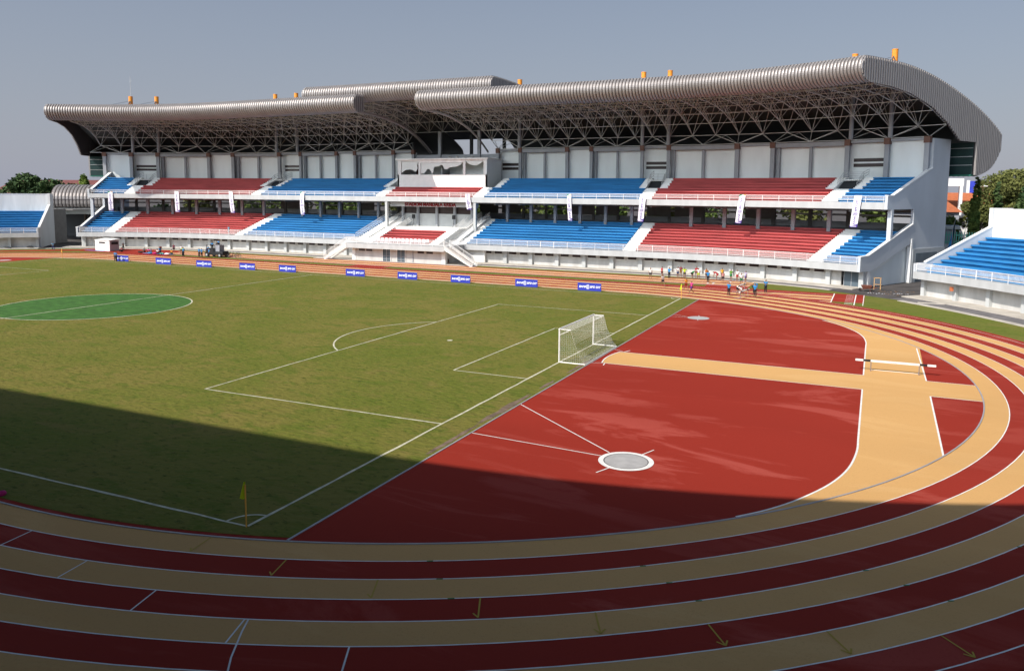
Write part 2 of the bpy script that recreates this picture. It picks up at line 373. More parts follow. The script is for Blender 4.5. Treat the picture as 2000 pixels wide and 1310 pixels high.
for a,b in zip(arcp[:-1],arcp[1:]): line(g,*a,*b,.09,zt+.007,'line')
line(g,3.0,-2.35,3.12,-3.1,.08,zt+.006,'line'); line(g,3.05,1.8,3.35,2.7,.08,zt+.006,'line')
line(g,2.12,2.6,2.95,2.1,.05,zt+.006,'line'); line(g,2.12,-2.75,2.95,-2.35,.05,zt+.006,'line')
struct(g.build('runup_surface'))
# throwing circles + sectors
g=MB(); c=(10.35,-21.45)
g.poly([(c[0]+1.02*math.cos(2*PI*i/40),c[1]+1.02*math.sin(2*PI*i/40)) for i in range(40)],zt+.004,'circle_conc'); arc(g,*c,1.135,0,2*PI,.24,zt+.008,'line',48); arc(g,*c,1.0,0,2*PI,.04,zt+.010,'black',48)
tag(g.build('throwing_circle'),'grey concrete throwing circle with thick white ring on the near red infield','throwing circle','throwing circles')
g=MB(); c2=(4.8,20.9)
g.poly([(c2[0]+1.05*math.cos(2*PI*i/40),c2[1]+1.05*math.sin(2*PI*i/40)) for i in range(40)],zt+.004,'circle_conc')
tag(g.build('throwing_circle'),'plain grey throwing circle without a ring near the far corner of the pitch','throwing circle','throwing circles')
g=MB(); 
g.poly([(-110.2+1.05*math.cos(2*PI*i/40),27.4+1.05*math.sin(2*PI*i/40)) for i in range(40)],zt+.004,'circle_conc')
tag(g.build('throwing_circle'),'pale throwing circle on the far left red infield beyond the pitch','throwing circle','throwing circles')
g=MB(); lz=zt+.006
line(g,9.3,-20.65,2.12,-14.9,.06,lz,'line'); line(g,9.1,-21.25,2.12,-20.8,.06,lz,'line'); line(g,10.75,-20.35,11.1,-19.4,.06,lz,'line'); line(g,9.95,-22.55,9.6,-23.4,.06,lz,'line')
line(g,3.8,21.1,2.12,22.0,.05,lz,'line'); line(g,3.8,20.7,2.12,20.6,.05,lz,'line'); line(g,4.65,21.9,4.5,22.5,.05,lz,'line'); line(g,4.95,19.8,5.1,19.3,.05,lz,'line')
struct(g.build('sector_lines'))
# lane marks on the near bend
def pol(r,x): # point on radius r at given x on near side
    return (x,-math.sqrt(max(0,r*r-(x-TCX)**2)))
g=MB(); lz=LZ*7.2
def rad(k,x0,x1,m,wd=.05):
    line(g,*pol(R0+(k-1)*LW,x0),*pol(R0+k*LW,x1),wd,lz,m)
for k,x0,x1 in [(2,-6.6,-6.45),(3,-2.8,-2.6),(4,.8,1.1),(5,4.4,4.8),(6,7.9,8.45)]: rad(k,x0,x1,'line')
q=[pol(R0+4*LW,4.5),pol(R0+4.5*LW,4.78),pol(R0+5*LW,5.1),pol(R0+5.5*LW,5.42),pol(R0+6*LW,5.8),pol(R0+7*LW,6.7),pol(R0+8*LW,7.8)]
for a,b in zip(q[:-1],q[1:]): line(g,*a,*b,.05,lz,'line')
for k,x0,x1 in [(1,-.5,-.3),(2,3.0,3.3),(3,6.5,6.95),(4,9.9,10.35),(5,13.3,13.8),(6,16.4,17.05),(7,19.5,20.15),(8,22.4,23.15)]:
    rr=R0+(k-1)*LW; a=pol(rr+.02,x0); b=pol(rr+.92*LW,x1); line(g,*a,*b,.05,lz,'yellow_mark')
    d=Vector((b[0]-a[0],b[1]-a[1])).normalized()
    for sgn in ((1,-1) if k>4 else (1,)):
        t=Vector((-d.y,d.x))*sgn*-.16-d*.22; line(g,b[0],b[1],b[0]+t.x,b[1]+t.y,.05,lz+.001,'yellow_mark')
for k,an in [(1,-.98),(2,-.97),(2,-.80),(3,-.79),(3,-.96),(4,-.78),(4,-.63),(5,-.62),(5,-.48),(6,-.61),(6,-.47)]:
    r=R0+k*LW+.06; x,y=TCX+r*math.cos(an-.12),r*math.sin(an-.12); line(g,x-.1,y,x+.08,y+.1,.06,lz,'green_mark')
for x,y in [(-4.5,40.9),(-4.4,37.6)]: line(g,x,y-.6,x+.6,y+.5,.06,lz,'yellow_mark')
struct(g.build('lane_markings'))
# long jump runways beyond the track
g=MB(); z=LZ
g.box(-122,5.4,49.5,55.85,-.01,z,'red_lane'); 
for y0,y1 in ((50.55,51.95),(53.2,54.75)): g.box(-100,5.35,y0,y1,-.01,z*2,'tan')
for y in (49.55,50.55,51.95,53.2,54.75): g.box(-100,5.35,y-.03,y+.03,-.01,z*3,'line')
for x0,x1 in ((-56.4,-49.8),(0,5.4)): g.box(x0,x1,46.5,49.5,-.01,z,'red_lane')
g.poly([(-118,46.2),(-96,46.2),(-96,49.6),(-104,53.0),(-115,52.5),(-124,46.5),(-132,38),(-128,38)][::-1],z*.9,'red_lane')
for x,y in [(2.1,53.4),(.3,50.9),(-.4,50.8)]: g.box(x,x+.25,y,y+1.2,-.01,z*4,'line')
struct(g.build('jump_runway'))
# paved strips in front of the stand
g=MB(); g.sweep([(-4.05,.0),(-4.05,.05),(-3.25,.05),(-3.25,0)],srange(-80,71),'concrete',F); struct(g.build('kerb_strip'))
g=MB(); g.sweep([(-3.25,-.01),(-3.25,.012),(-1.15,.012),(-1.15,-.01)],srange(-80,71),'asphalt_path',F); struct(g.build('service_path'))
g=MB(); g.sweep([(-1.15,-.01),(-1.15,.09),(2.4,.09),(2.4,-.01)],srange(-78,72.6),'concrete',F)
g.sweep([(-5.85,-.01),(-5.85,.06),(-1.15,.06),(-1.15,-.01)],srange(-17.5,13.6),'concrete',F)
struct(g.build('pavement'))
# ================================================================ main grandstand
SC=-1.93; BAY=4.654; SL,SR=-75.3,72.5
COLS=[SC+sg*(13.95+BAY*k) for sg in (-1,1) for k in range(13)]
gs=empty('grandstand',(-53,62,0)); tag(gs,'long curved white two tier grandstand with red and blue benches under a brown metal roof','grandstand')
def sw(name,prof,s0,s1,m,label=None,closed=True,step=2.325,mats=None,parent=gs,fn=F):
    g=MB(); g.sweep(prof,srange(s0,s1,step),m,fn,closed,True,mats); o=fixn(g.build(name,parent))
    if label: o['label']=label
    return o
# terraces: benches are stepped slabs with a shaded recess under each nose
def bench(d0,z0,tread,rise,n,back):
    P=[(d0,z0-.35)]
    for i in range(n):
        d=d0+i*tread; zz=z0+i*rise
        P+= [(d+.30,zz),(d+.30,zz+rise-.17),(d,zz+rise-.17),(d,zz+rise)] if True else []
        if i==n-1: P+=[(back,zz+rise)]
    P.append((back,z0+(n)*rise-.9)); P.append((d0+.3,z0-.6))
    return P
def steps(d0,z0,tread,rise,n,back):
    P=[(d0-.05,z0-.35)]
    n2=n*2
    for i in range(n2):
        d=d0-.02+i*tread/2; zz=z0+i*rise/2
        P+=[(d,zz),(d,zz+rise/2+.015)]
    P.append((back,z0+n*rise+.015)); P.append((back,z0+n*rise-.9)); P.append((d0+.3,z0-.6)); return P
LT=(0.95,3.02,1.20,.392,10); UT=(7.0,10.98,1.10,.425,8)
lowdeck=[(0,2.16),(0,3.02),(1.0,3.02),(1.3,2.5),(3.2,2.16)]
sw('fascia',[(0,2.16),(0,2.98),(.25,2.98),(.25,3.02),(1.3,3.02),(1.3,2.16)],SL,SR,'fascia','long pale lower fascia beam')
sw('fascia',[(6,10.0),(6,10.92),(7.4,10.92),(7.4,10.0)],SL,SR,'fascia','long pale upper fascia beam')
A_L=[-69.5,-41.0,38.2,66.1]; AW=1.05
secs=[(SL+.2,A_L[0]-AW,'blue'),(A_L[0]+AW,A_L[1]-AW,'red'),(A_L[1]+AW,-13.4,'blue'),(9.5,A_L[2]-AW,'blue'),(A_L[2]+AW,A_L[3]-AW,'red'),(A_L[3]+AW,SR-.2,'blue')]
for a,b,c in secs: sw('seating_block',bench(*LT,13.2),a,b,'seat_'+c,c+' lower tier bench block')
for a in A_L: sw('aisle_stairs',steps(*LT,13.2),a-AW,a+AW,'stairs')
sw('concourse_floor',[(13.1,6.9),(13.1,6.94),(21,6.94),(21,6.9)],SL+.2,SR-.2,'grey')
A_U=[(-68.2,-67.9),(-41.9,-42.6),(-12.0,-13.4),(8.6,9.6),(38.9,38.7),(65.0,64.9)]
us=[(SL+.2,-68.2,'blue'),(-68.2,-41.9,'red'),(-41.9,-12.0,'blue'),(8.6,38.9,'blue'),(38.9,65.0,'red'),(65.0,SR-.2,'blue')]
HWU=1.05; VB=2.3
# upper tier: lower four rows run to the aisle, upper four rows stop at the exit block
def upart(a,b,c,i0,i1,la=None):
    d0,z0,t,r,n=UT; sw('seating_block',bench(d0+i0*t,z0+i0*r,t,r,i1-i0,(d0+i1*t+.02) if i1<n else 16.6),a,b,'seat_'+c,la)
for a,b,c in us:
    a1=a+HWU if a>SL+1 else a; b1=b-HWU if b<SR-1 else b; a2=a+VB if a>SL+1 else a; b2=b-VB if b<SR-1 else b
    upart(a1,b1,c,0,4,c+' upper tier bench block'); upart(a2,b2,c,4,8,c+' rear rows of the upper tier')
upart(-12.0+HWU,8.6-HWU,'red',0,4,'red bench block under the press box')
d0,z0,t,r,n=UT
for k,(a,_) in enumerate(A_U):
    sw('aisle_stairs',steps(d0,z0,t,r,4,d0+4*t),a-HWU,a+HWU,'stairs')
    zb=z0+4*r
    if k in (2,3):
        sd=-1 if k==2 else 1
        x0,x1=(a-VB,a-1.0) if k==2 else (a+1.0,a+VB)
        sw('exit_block',[(d0+4*t,zb-.5)]+[q for i in range(8) for q in ((d0+4*t+i*t/2,zb+i*r/2),(d0+4*t+i*t/2,zb+(i+1)*r/2))]+[(16.6,zb+4*r),(16.6,zb-.5)],x0,x1,'stairs')
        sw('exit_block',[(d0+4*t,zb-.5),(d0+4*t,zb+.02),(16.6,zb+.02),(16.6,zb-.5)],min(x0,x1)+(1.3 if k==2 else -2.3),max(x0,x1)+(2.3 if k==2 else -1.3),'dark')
        continue
    for e in (-1,1):
        sw('exit_block',[(d0+4*t,zb-.5)]+[q for i in range(8) for q in ((d0+4*t+i*t/2,zb+i*r/2),(d0+4*t+i*t/2,zb+(i+1)*r/2))]+[(16.6,zb+4*r),(16.6,zb-.5)],a+e*1.75-.55,a+e*1.75+.55,'stairs')
    sw('exit_block',[(d0+4*t,zb-.5),(d0+4*t,zb+.02),(d0+4*t+1.2,zb+.02),(d0+4*t+1.2,zb-.5)],a-1.2,a+1.2,'stairs')
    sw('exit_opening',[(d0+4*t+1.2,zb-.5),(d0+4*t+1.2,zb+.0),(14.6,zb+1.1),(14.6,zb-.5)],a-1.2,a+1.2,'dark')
    sw('exit_landing',[(14.6,zb+1.25),(14.6,zb+1.42),(16.6,zb+1.42),(16.6,zb+1.25)],a-1.2,a+1.2,'stairs')
    # guard rail round the exit
    g=MB()
    for e in (-1,1):
        for zz in (.35,.7,1.05): g.bar(F(a+e*1.2,14.5,zb+1.4+zz),F(a+e*1.2,16.4,zb+1.9+zz),.035,'rail_grey'); g.bar(F(a+e*1.2,14.5,zb+1.4+zz),F(a+e*1.2,12.4,zb+.1+zz),.035,'rail_grey')
        for d,zz in ((12.4,zb),(13.4,zb+.7),(14.5,zb+1.35),(16.4,zb+1.9)): g.bar(F(a+e*1.2,d,zz),F(a+e*1.2,d,zz+1.1),.035,'rail_grey')
    for zz in (.3,.55,.8,1.05): g.bar(F(a-1.2,14.5,zb+1.4+zz),F(a+1.2,14.5,zb+1.4+zz),.035,'rail_grey')
    for q in range(3): g.bar(F(a-1.2+q*1.2,14.5,zb+1.4),F(a-1.2+q*1.2,14.5,zb+2.45),.035,'rail_grey')
    g.build('exit_railing',gs)
sw('soffit',[(6.4,9.85),(6.4,9.98),(22,9.98),(22,9.85)],SL+.2,SR-.3,'soffit')
for s_ in [c for c in COLS]:
    sw('deck_beam',[(6.6,9.62),(6.6,9.84),(20,9.84),(20,9.62)],s_-.16,s_+.16,'soffit',step=5)
# posts through the lower tier
for c in COLS:
    if min(abs(c-a) for a in A_L)<2.2 or c<-74 or c>72: continue
    g=MB(); g.sweep([(11.65,6.4),(11.65,9.8),(12.15,9.8),(12.15,6.4)],[c-.24,c+.24],'grey',F); fixn(g.build('column',gs))
# rear wall of the lower concourse with openings
sw('rear_wall',[(19,6.9),(19,7.85),(19.3,7.85),(19.3,6.9)],SL+.3,SR-.3,'grey','low wall at the back of the lower concourse')
sw('rear_wall',[(19,8.7),(19,9.0),(19.3,9.0),(19.3,8.7)],SL+.3,SR-.3,'grey','horizontal beam across the openings of the lower concourse')
sw('rear_wall',[(19,9.45),(19,9.9),(19.3,9.9),(19.3,9.45)],SL+.3,SR-.3,'grey')
random.seed(11)
for i in range(31):
    s_=SL+2+i*4.75
    if random.random()<.2 or abs(s_+2)<13: sw('rear_panel',[(18.9,7.9),(18.9,9.5),(18.97,9.5),(18.97,7.9)],s_,s_+4.0,'soffit')
for c in COLS[::1]: sw('rear_column',[(18.7,6.9),(18.7,9.86),(18.99,9.86),(18.99,6.9)],c-.22,c+.22,'soffit',step=5)
# ground level front wall
sw('front_wall',[(1.6,0),(1.6,2.17),(1.9,2.17),(1.9,0)],SL+.8,SR-3.0,'gwall')
for c in COLS+[SL+.55,SR-.1]:
    g=MB(); g.sweep([(1.15,0),(1.15,2.16),(1.62,2.16),(1.62,0)],[c-.32,c+.32],'mid',F); fixn(g.build('column',gs))
for sg in (-1,1):
    for k in range(13):
        for e in (.27,.70):
            c=SC+sg*(13.95+BAY*(k+e))
            if c>SR-4.2 or c<SL+4: continue
            g=MB(); g.sweep([(1.52,1.62),(1.52,2.0),(1.56,2.0),(1.56,1.62)],[c-.66,c+.66],'window',F); f=fixn(g.build('window',gs))
            g=MB(); g.sweep([(1.49,1.54),(1.49,1.615),(1.6,1.615),(1.6,1.54)],[c-.75,c+.75],'white',F); fixn(g.build('sill',f))
for s_ in (SR-1.6,SL+1.9):
    g=MB(); g.sweep([(1.6,.1),(1.6,2.12),(1.7,2.12),(1.7,.1)],[s_-1.0,s_+1.0],'glassdoor',F); o=fixn(g.build('door',gs))
    g=MB()
    for q in (-1.0,0,1.0): g.sweep([(1.56,.1),(1.56,2.12),(1.598,2.12),(1.598,.1)],[s_+q-.04,s_+q+.04],'grey',F)
    fixn(g.build('frame',o))
# railings
def railing(s0,s1,d,zb,zt,zl,parent=gs,label=None,pitch=.13,fn=F):
    g=MB(); ss=srange(s0,s1,2.33)
    for zz,r in ((zt,.036),(zl,.028)):
        for a,b in zip(ss[:-1],ss[1:]): g.bar(fn(a,d,zz),fn(b,d,zz),r,'rail',4,cap=False)
    for a in ss: g.bar(fn(a,d,zb),fn(a,d,zt),.036,'rail',4,cap=False)
    n=int((s1-s0)/pitch)
    for i in range(n):
        a=s0+(i+.5)*(s1-s0)/n
        p=fn(a,d,zl); q=fn(a,d,zt); h=.018
        x,y,z1=p; z2=q[2]
        g.add([(x-h,y,z1),(x+h,y,z1),(x+h,y,z2),(x-h,y,z2),(x,y+h*1.4,z1),(x,y+h*1.4,z2)],[(0,1,2,3),(1,4,5,2),(4,0,3,5)],'rail')
    o=g.build('railing',parent)
    if label: o['label']=label
railing(SL+.3,-13.0,.15,3.0,4.05,3.22); railing(9.6,SR-.2,.15,3.0,4.05,3.22); railing(SL+.3,SR-.2,6.15,10.9,11.72,11.2)
# end walls
def endwall(s,e,lab):
    g=MB(); lo=[(0,2.16),(0,4.02),(1.95,4.1),(13.3,7.95),(13.3,9.9),(23.0,9.9),(23.0,2.0),(13.0,2.0),(13.0,0),(12.75,0),(12.75,5.3),(2.9,2.05)]
    def slab(P,t=.34,m='endwall'):
        g.sweep(P,[s,s+e*t],m,F)
    slab([(0,2.16),(0,4.02),(1.95,4.1),(13.3,7.95),(13.3,5.5),(2.9,2.12)])
    slab([(13.3,0),(13.3,10.2),(23.0,10.2),(23.0,0)])
    slab([(6.0,10.0),(6.0,11.75),(7.5,11.75),(17.9,15.6),(17.9,19.75),(23.0,19.75),(23.0,10.2),(13.3,10.2),(13.0,10.0)])
    g.sweep([(2.9,0),(2.9,2.12),(13.3,5.5),(13.3,0)],[s-e*.5,s-e*.2],'panel',F)
    o=fixn(g.build('end_wall',gs)); o['label']=lab
    g=MB()
    for P in ([(1.95,4.10),(13.3,7.95),(13.3,8.09),(1.95,4.24)],[(7.5,11.76),(17.9,15.61),(17.9,15.75),(7.5,11.9)],[(-.02,4.03),(1.95,4.11),(1.95,4.22),(-.02,4.14)],[(5.98,11.76),(7.5,11.76),(7.5,11.87),(5.98,11.87)]):
        g.sweep(P,[s-e*.06,s+e*.40],'white',F)
    fixn(g.build('coping',gs))
    g=MB(); g.sweep([(2.2,0),(2.2,2.14),(2.9,2.14),(2.9,0)],[s-e*.45,s+e*.3],'white',F); g.sweep([(13.0,0),(13.0,6.0),(13.5,6.0),(13.5,0)],[s-e*.1,s+e*.40],'white',F); fixn(g.build('corner_post',gs))
    for d in (7.2,): 
        g=MB(); g.sweep([(d,4.9),(d,10.0),(d+.55,10.0),(d+.55,4.9)],[s-e*.15,s+e*.36],'endwall',F); fixn(g.build('column',gs))
endwall(SR,1,'blue grey right end wall with sloping white copings')
sw('end_panel',[(13.5,0),(13.5,4.6),(22.9,4.6),(22.9,0)],SR+.34,SR+.44,'mid')
for P,m in (([(14.3,2.75),(14.3,4.0),(20.5,4.0),(20.5,2.75)],'glassdoor'),([(14.4,.05),(14.4,1.6),(19,1.6),(19,.05)],'glassdoor')): sw('window',P,SR+.43,SR+.48,m)
endwall(SL,-1,'grey left end wall with sloping copings')
# upper rear wall: bays between steel columns, alternately flush and recessed
big=[]
for sg in (-1,1):
    for k in (-1,0,2,3,5,6,8,9,11,12,13): big.append(SC+sg*(13.95+BAY*k) if k<13 else SC+sg*(13.95+BAY*13-.15))
for c in sorted(big):
    g=MB(); 
    top=20.0
    g.sweep([(17.0,14.2),(17.0,top),(17.55,top),(17.55,14.2)],[c-.27,c+.27],'grey',F); o=fixn(g.build('column',gs))
    g=MB(); g.sweep([(16.9,19.1),(16.9,20.0),(17.6,20.0),(17.6,19.1)],[c-.34,c+.34],'rust',F); fixn(g.build('cap_plate',o))
for sg in (-1,1):
    def S(k): 
        v=13.95+BAY*k
        return SC+sg*v
    def sp(name,P,a,b,m,parent=gs):
        a,b=min(a,b),max(a,b); g=MB(); g.sweep(P,srange(a,b,2.4),m,F); return fixn(g.build(name,parent))
    for a,b in ((0,2),(3,5),(6,8),(9,11)):      # recessed double bays
        sp('wall_panel',[(18.3,14.2),(18.3,19.2),(18.6,19.2),(18.6,14.2)],S(a),S(b),'panel')
        sp('wall_beam',[(17.15,19.15),(17.15,19.8),(17.9,19.8),(17.9,19.15)],S(a),S(b),'grey')
        m=(a+b)/2
        g=MB(); g.sweep([(17.7,14.2),(17.7,19.2),(18.0,19.2),(18.0,14.2)],[S(m)-.18,S(m)+.18],'grey',F); fixn(g.build('thin_column',gs))
        g=MB(); g.sweep([(17.7,14.2),(17.7,19.2),(18.3,19.2),(18.3,14.2)],[min(S(a),S(b))+.3,min(S(a),S(b))+.8],'grey',F); fixn(g.build('thin_column',gs))
    for a,b,lv in ((2,3,0),(5,6,1),(8,9,0),(11,12,1),(12,13,0),(-1,0,1)):
        dd=17.75 if not lv else 18.3
        P=sp('wall_panel',[(dd,14.2),(dd,19.5),(dd+.3,19.5),(dd+.3,14.2)],S(a),S(b),'panel')
        sp('wall_beam',[(17.3,19.5),(17.3,19.85),(17.9,19.85),(17.9,19.5)],S(a),S(b),'grey')
        if lv:
            x0,x1=sorted((S(a),S(b)))
            for zz in (16.0,16.75): 
                g=MB(); g.sweep([(18.22,zz),(18.22,zz+.5),(18.29,zz+.5),(18.29,zz)],[x0+.5,x1-.35],'window',F); fixn(g.build('vent_window',P))
# central bays behind the press box
sw('wall_panel',[(20,11),(20,18.3),(20.3,18.3),(20.3,11)],-16,12,'grey')
sw('wall_beam',[(17.6,18.3),(17.6,19.0),(18.1,19.0),(18.1,18.3)],-11.5,7.4,'grey')
for c in (-5.4,3.2): sw('column',[(17.4,11),(17.4,23.5),(17.9,23.5),(17.9,11)],c-.3,c+.3,'grey')
for c in (-.9,6.3): sw('column',[(22,18),(22,23),(22.4,23),(22.4,18)],c-.3,c+.3,'dark')
sw('rear_building',[(19.35,0),(19.35,9.3),(19.35,9.31),(23,9.31),(23,0)][:2]+[(19.4,6.8),(22.9,6.8),(22.9,0)] if False else [(13.5,0),(13.5,6.6),(22.9,6.6),(22.9,0)],SL+.4,SR-.4,'grey')
for c0,c1 in ((SL+.3,-16),(12,SR-.3)): sw('rear_upper_wall',[(22.6,10),(22.6,19.7),(22.9,19.7),(22.9,10)],c0,c1,'grey')
# ---------------- press box
def psw(name,prof,s0,s1,m,parent=gs,step=30): return sw(name,prof,s0,s1,m,parent=parent,step=step)
bx0,bx1=-11.1,8.0; bd=11.45
box=psw('press_box',[(bd,12.6),(bd,15.0),(bd+.25,15.0),(bd+.25,12.6)],bx0,bx1,'stairs'); box['label']='white press box with three wide windows'
def bsw(name,prof,s0,s1,m): g=MB(); g.sweep(prof,[s0,s1],m,F); return fixn(g.build(name,box))
bsw('box_roof',[(bd-.35,17.75),(bd-.35,18.0),(17.5,18.0),(17.5,17.75)],bx0-.3,bx1+.3,'white')
bsw('side_wall',[(bd,12.6),(bd,17.74),(17.5,17.74),(17.5,12.6)],bx0,bx0+.3,'white'); bsw('side_wall',[(bd,12.6),(bd,17.74),(17.5,17.74),(17.5,12.6)],bx1-.3,bx1,'panel')
bsw('box_floor',[(bd+.26,14.7),(bd+.26,14.9),(17.4,14.9),(17.4,14.7)],bx0+.3,bx1-.3,'booth_in')
bsw('box_back',[(15.5,14.9),(15.5,17.7),(15.6,17.7),(15.6,14.9)],bx0+.3,bx1-.3,'panel')
for a,b in ((-10.8,-10.35),(-6.5,-6.05),(3.05,3.55),(7.3,7.75)): bsw('mullion',[(bd+.02,15.0),(bd+.02,17.74),(bd+.24,17.74),(bd+.24,15.0)],a,b,'white')
bsw('lintel',[(bd+.03,17.5),(bd+.03,17.74),(bd+.23,17.74),(bd+.23,17.5)],-10.35,7.3,'white'); bsw('lintel',[(bd+.04,17.2),(bd+.04,17.5),(bd+.22,17.5),(bd+.22,17.2)],-6.05,3.05,'white')
# torn film on the panes and the things seen behind them
def film(pts,nm='window_film',m='curtain',d=bd+.14):
    g=MB(); A=[F(s,d,z) for s,z in pts]; B=[F(s,d+.02,z) for s,z in pts]; n=len(A)
    g.add(A+B,[tuple(range(n)),tuple(range(n,2*n))[::-1]]+[(i,(i+1)%n,n+(i+1)%n,n+i) for i in range(n)],m); return fixn(g.build(nm,box))
film([(-10.3,17.45),(-10.3,15.3),(-9.8,15.7),(-9.2,15.95),(-8.5,16.0),(-7.9,15.9),(-7.2,15.5),(-6.7,16.2),(-6.9,16.9),(-6.55,17.45)])
film([(-6.0,17.15),(-6.0,15.1),(-5.3,15.3),(-4.9,15.7),(-4.5,16.1),(-4.0,15.9),(-3.5,15.1),(-3.3,15.7),(-3.1,16.5),(-2.2,16.5),(-1.8,16.8),(-1.3,16.75),(-.9,16.0),(-.3,16.0),(.1,16.3),(.9,16.4),(1.8,16.5),(2.5,16.8),(2.8,17.15)])
film([(3.6,17.45),(4.2,16.95),(4.9,16.7),(5.6,16.65),(6.4,16.85),(7.0,17.3),(7.1,17.45)])
bsw('inner_door',[(15.38,14.9),(15.38,16.9),(15.45,16.9),(15.45,14.9)],-9.4,-8.3,'brick')
bsw('inner_partition',[(12.6,14.9),(12.6,17.5),(15.4,17.5),(15.4,14.9)],-2.2,-2.0,'booth_in')
for s_,w_ in ((-1.5,1.2),(.1,.9),(1.6,.9),(3.2,1.3)):
    g=MB(); g.bar(F(s_,14.6,18.0),F(s_,14.6,18.35),w_*.45,'booth_in',10,w_*.35); g.bar(F(s_,14.6,18.35),F(s_,14.6,18.5),w_*.33,'concrete',10,w_*.1)
    tag(g.build('roof_tank'),{-1.5:'leftmost small round tank standing on the press box roof',.1:'small round tank second from the left on the press box roof',1.6:'small round tank third from the left on the press box roof',3.2:'rightmost and widest round tank on the press box roof'}[s_],'water tank','small tanks on the press box roof')
# ---------------- central platform with stairs
PD=-6.6
plat=sw('vip_platform',[(PD,2.2),(PD,3.0),(.95,3.0),(.95,2.2)],-9.9,9.5,'fascia','projecting central platform')
sw('front_wall',[(-5.1,0),(-5.1,2.2),(1.6,2.2),(1.6,0)],-8.9,8.2,'gwall')
sw('side_pier',[(-5.2,0),(-5.2,2.19),(-4.5,2.19),(-4.5,0)],-9.6,-8.9,'panel'); sw('side_pier',[(-5.2,0),(-5.2,2.19),(-4.5,2.19),(-4.5,0)],8.2,8.9,'panel')
sw('under_wall',[(.9,.1),(.9,2.2),(1.5,2.2),(1.5,.1)],-13,-8.9,'white'); sw('under_wall',[(.9,.1),(.9,2.2),(1.5,2.2),(1.5,.1)],8.9,13,'white')
for a,b in ((-3.3,-1.75),(-.4,1.15)):
    g=MB(); g.sweep([(-5.16,.02),(-5.16,2.1),(-5.11,2.1),(-5.11,.02)],[a,b],'glassdoor',F); o=fixn(g.build('door',gs))
    g=MB()
    for q in (a-.1,(a+b)/2-.05,b): g.sweep([(-5.22,.02),(-5.22,2.17),(-5.12,2.17),(-5.12,.02)],[q,q+.1],'white' if q!=(a+b)/2-.05 else 'grey',F)
    for zz in (.4,.95): g.sweep([(-5.20,zz),(-5.20,zz+.05),(-5.17,zz+.05),(-5.17,zz)],[a,b],'grey',F)
    fixn(g.build('frame',o))
for c in (-7.6,-6.1,4.2,5.9):
    g=MB(); g.sweep([(-5.14,1.66),(-5.14,1.98),(-5.11,1.98),(-5.11,1.66)],[c-.62,c+.62],'window',F); fixn(g.build('window',gs))
sw('downpipe',[(-5.2,0),(-5.2,2.19),(-5.11,2.19),(-5.11,0)],2.6,2.75,'grey')
# vip seating
vr=(-2.6,3.1,1.15,.34,6)
sw('seating_block',bench(-2.0,3.1,1.2,.38,5,4.2),-6.9,4.6,'seat_red','small red bench block in the middle of the lower tier')
sw('stage',[(4.1,3),(4.1,5.4),(10.8,5.4),(10.8,3)],-7.3,5.0,'stairs')
for a,b in ((-8.6,-6.9),(4.6,6.3)): sw('aisle_stairs',[(-3.2,2.9)]+[q for i in range(12) for q in ((-3.0+i*.62,3.02+i*.2),(-3.0+i*.62,3.02+(i+1)*.2))]+[(4.6,5.42),(8.3,5.42),(8.3,2.9)],a,b,'stairs')
for a,b in ((-13.4,-10.9),(-10.6,-8.7),(6.4,8.0),(8.1,9.5)): sw('aisle_stairs',steps(*LT,13.2),a,b,'stairs')
for a,b in ((-10.9,-10.6),(-8.75,-8.55),(6.25,6.42),(8.0,8.12)):
    sw('stair_wall',[(.9,2.9),(.9,3.5),(12.8,7.4),(12.8,2.9)],a,b,'white')
def slope_rail(s,d0,z0,d1,z1,h=1.0,pitch=.3,parent=gs,name='stair_railing',lean=0):
    g=MB()
    for zz in (h,h*.5,.12): g.bar(F(s,d0,z0+zz),F(s+lean,d1,z1+zz),.03,'rail',4,cap=False)
    n=max(2,int(abs(d1-d0)/pitch))
    for i in range(n+1):
        t=i/n; d=d0+(d1-d0)*t; z=z0+(z1-z0)*t; g.bar(F(s+lean*t,d,z),F(s+lean*t,d,z+h),.02,'rail',4,cap=False)
    g.build(name,parent)
for s_ in (-13.3,-10.75,-8.65,-7.0,4.7,6.33,8.06): slope_rail(s_,.9,3.3,12.6,7.2)
# back wall of the vip tier
sw('stage_wall',[(10.5,5.4),(10.5,7.75),(10.7,7.75),(10.7,5.4)],-9.4,5.2,'mid')
sw('stage_glass',[(10.62,7.75),(10.62,9.8),(10.68,9.8),(10.68,7.75)],-9.4,6.0,'window')
for c in (-9.2,-5.9,-1.8,2.0,5.6): sw('column',[(10.1,5.4),(10.1,9.8),(10.49,9.8),(10.49,5.4)],c-.22,c+.22,'grey')
sw('sign_beam',[(7.6,9.08),(7.6,9.95),(8.3,9.95),(8.3,9.08)],-10.3,8.0,'mid')
for c in (-10.2,8.3): sw('column',[(6.1,2.9),(6.1,10.0),(6.6,10.0),(6.6,2.9)],c-.24,c+.24,'mid')
# platform railings
railing(-9.8,9.4,PD+.12,3.0,4.0,3.2)
for s_ in (-9.8,9.4):
    g=MB()
    for zz in (1.0,.2): g.bar(F(s_,PD+.1,3+zz),F(s_,-.1,3+zz),.03,'rail')
    for i in range(34): d=PD+1.8+i*.14; g.bar(F(s_,d,3.1),F(s_,d,4),.018,'rail',4,cap=False)
    g.build('railing',gs)
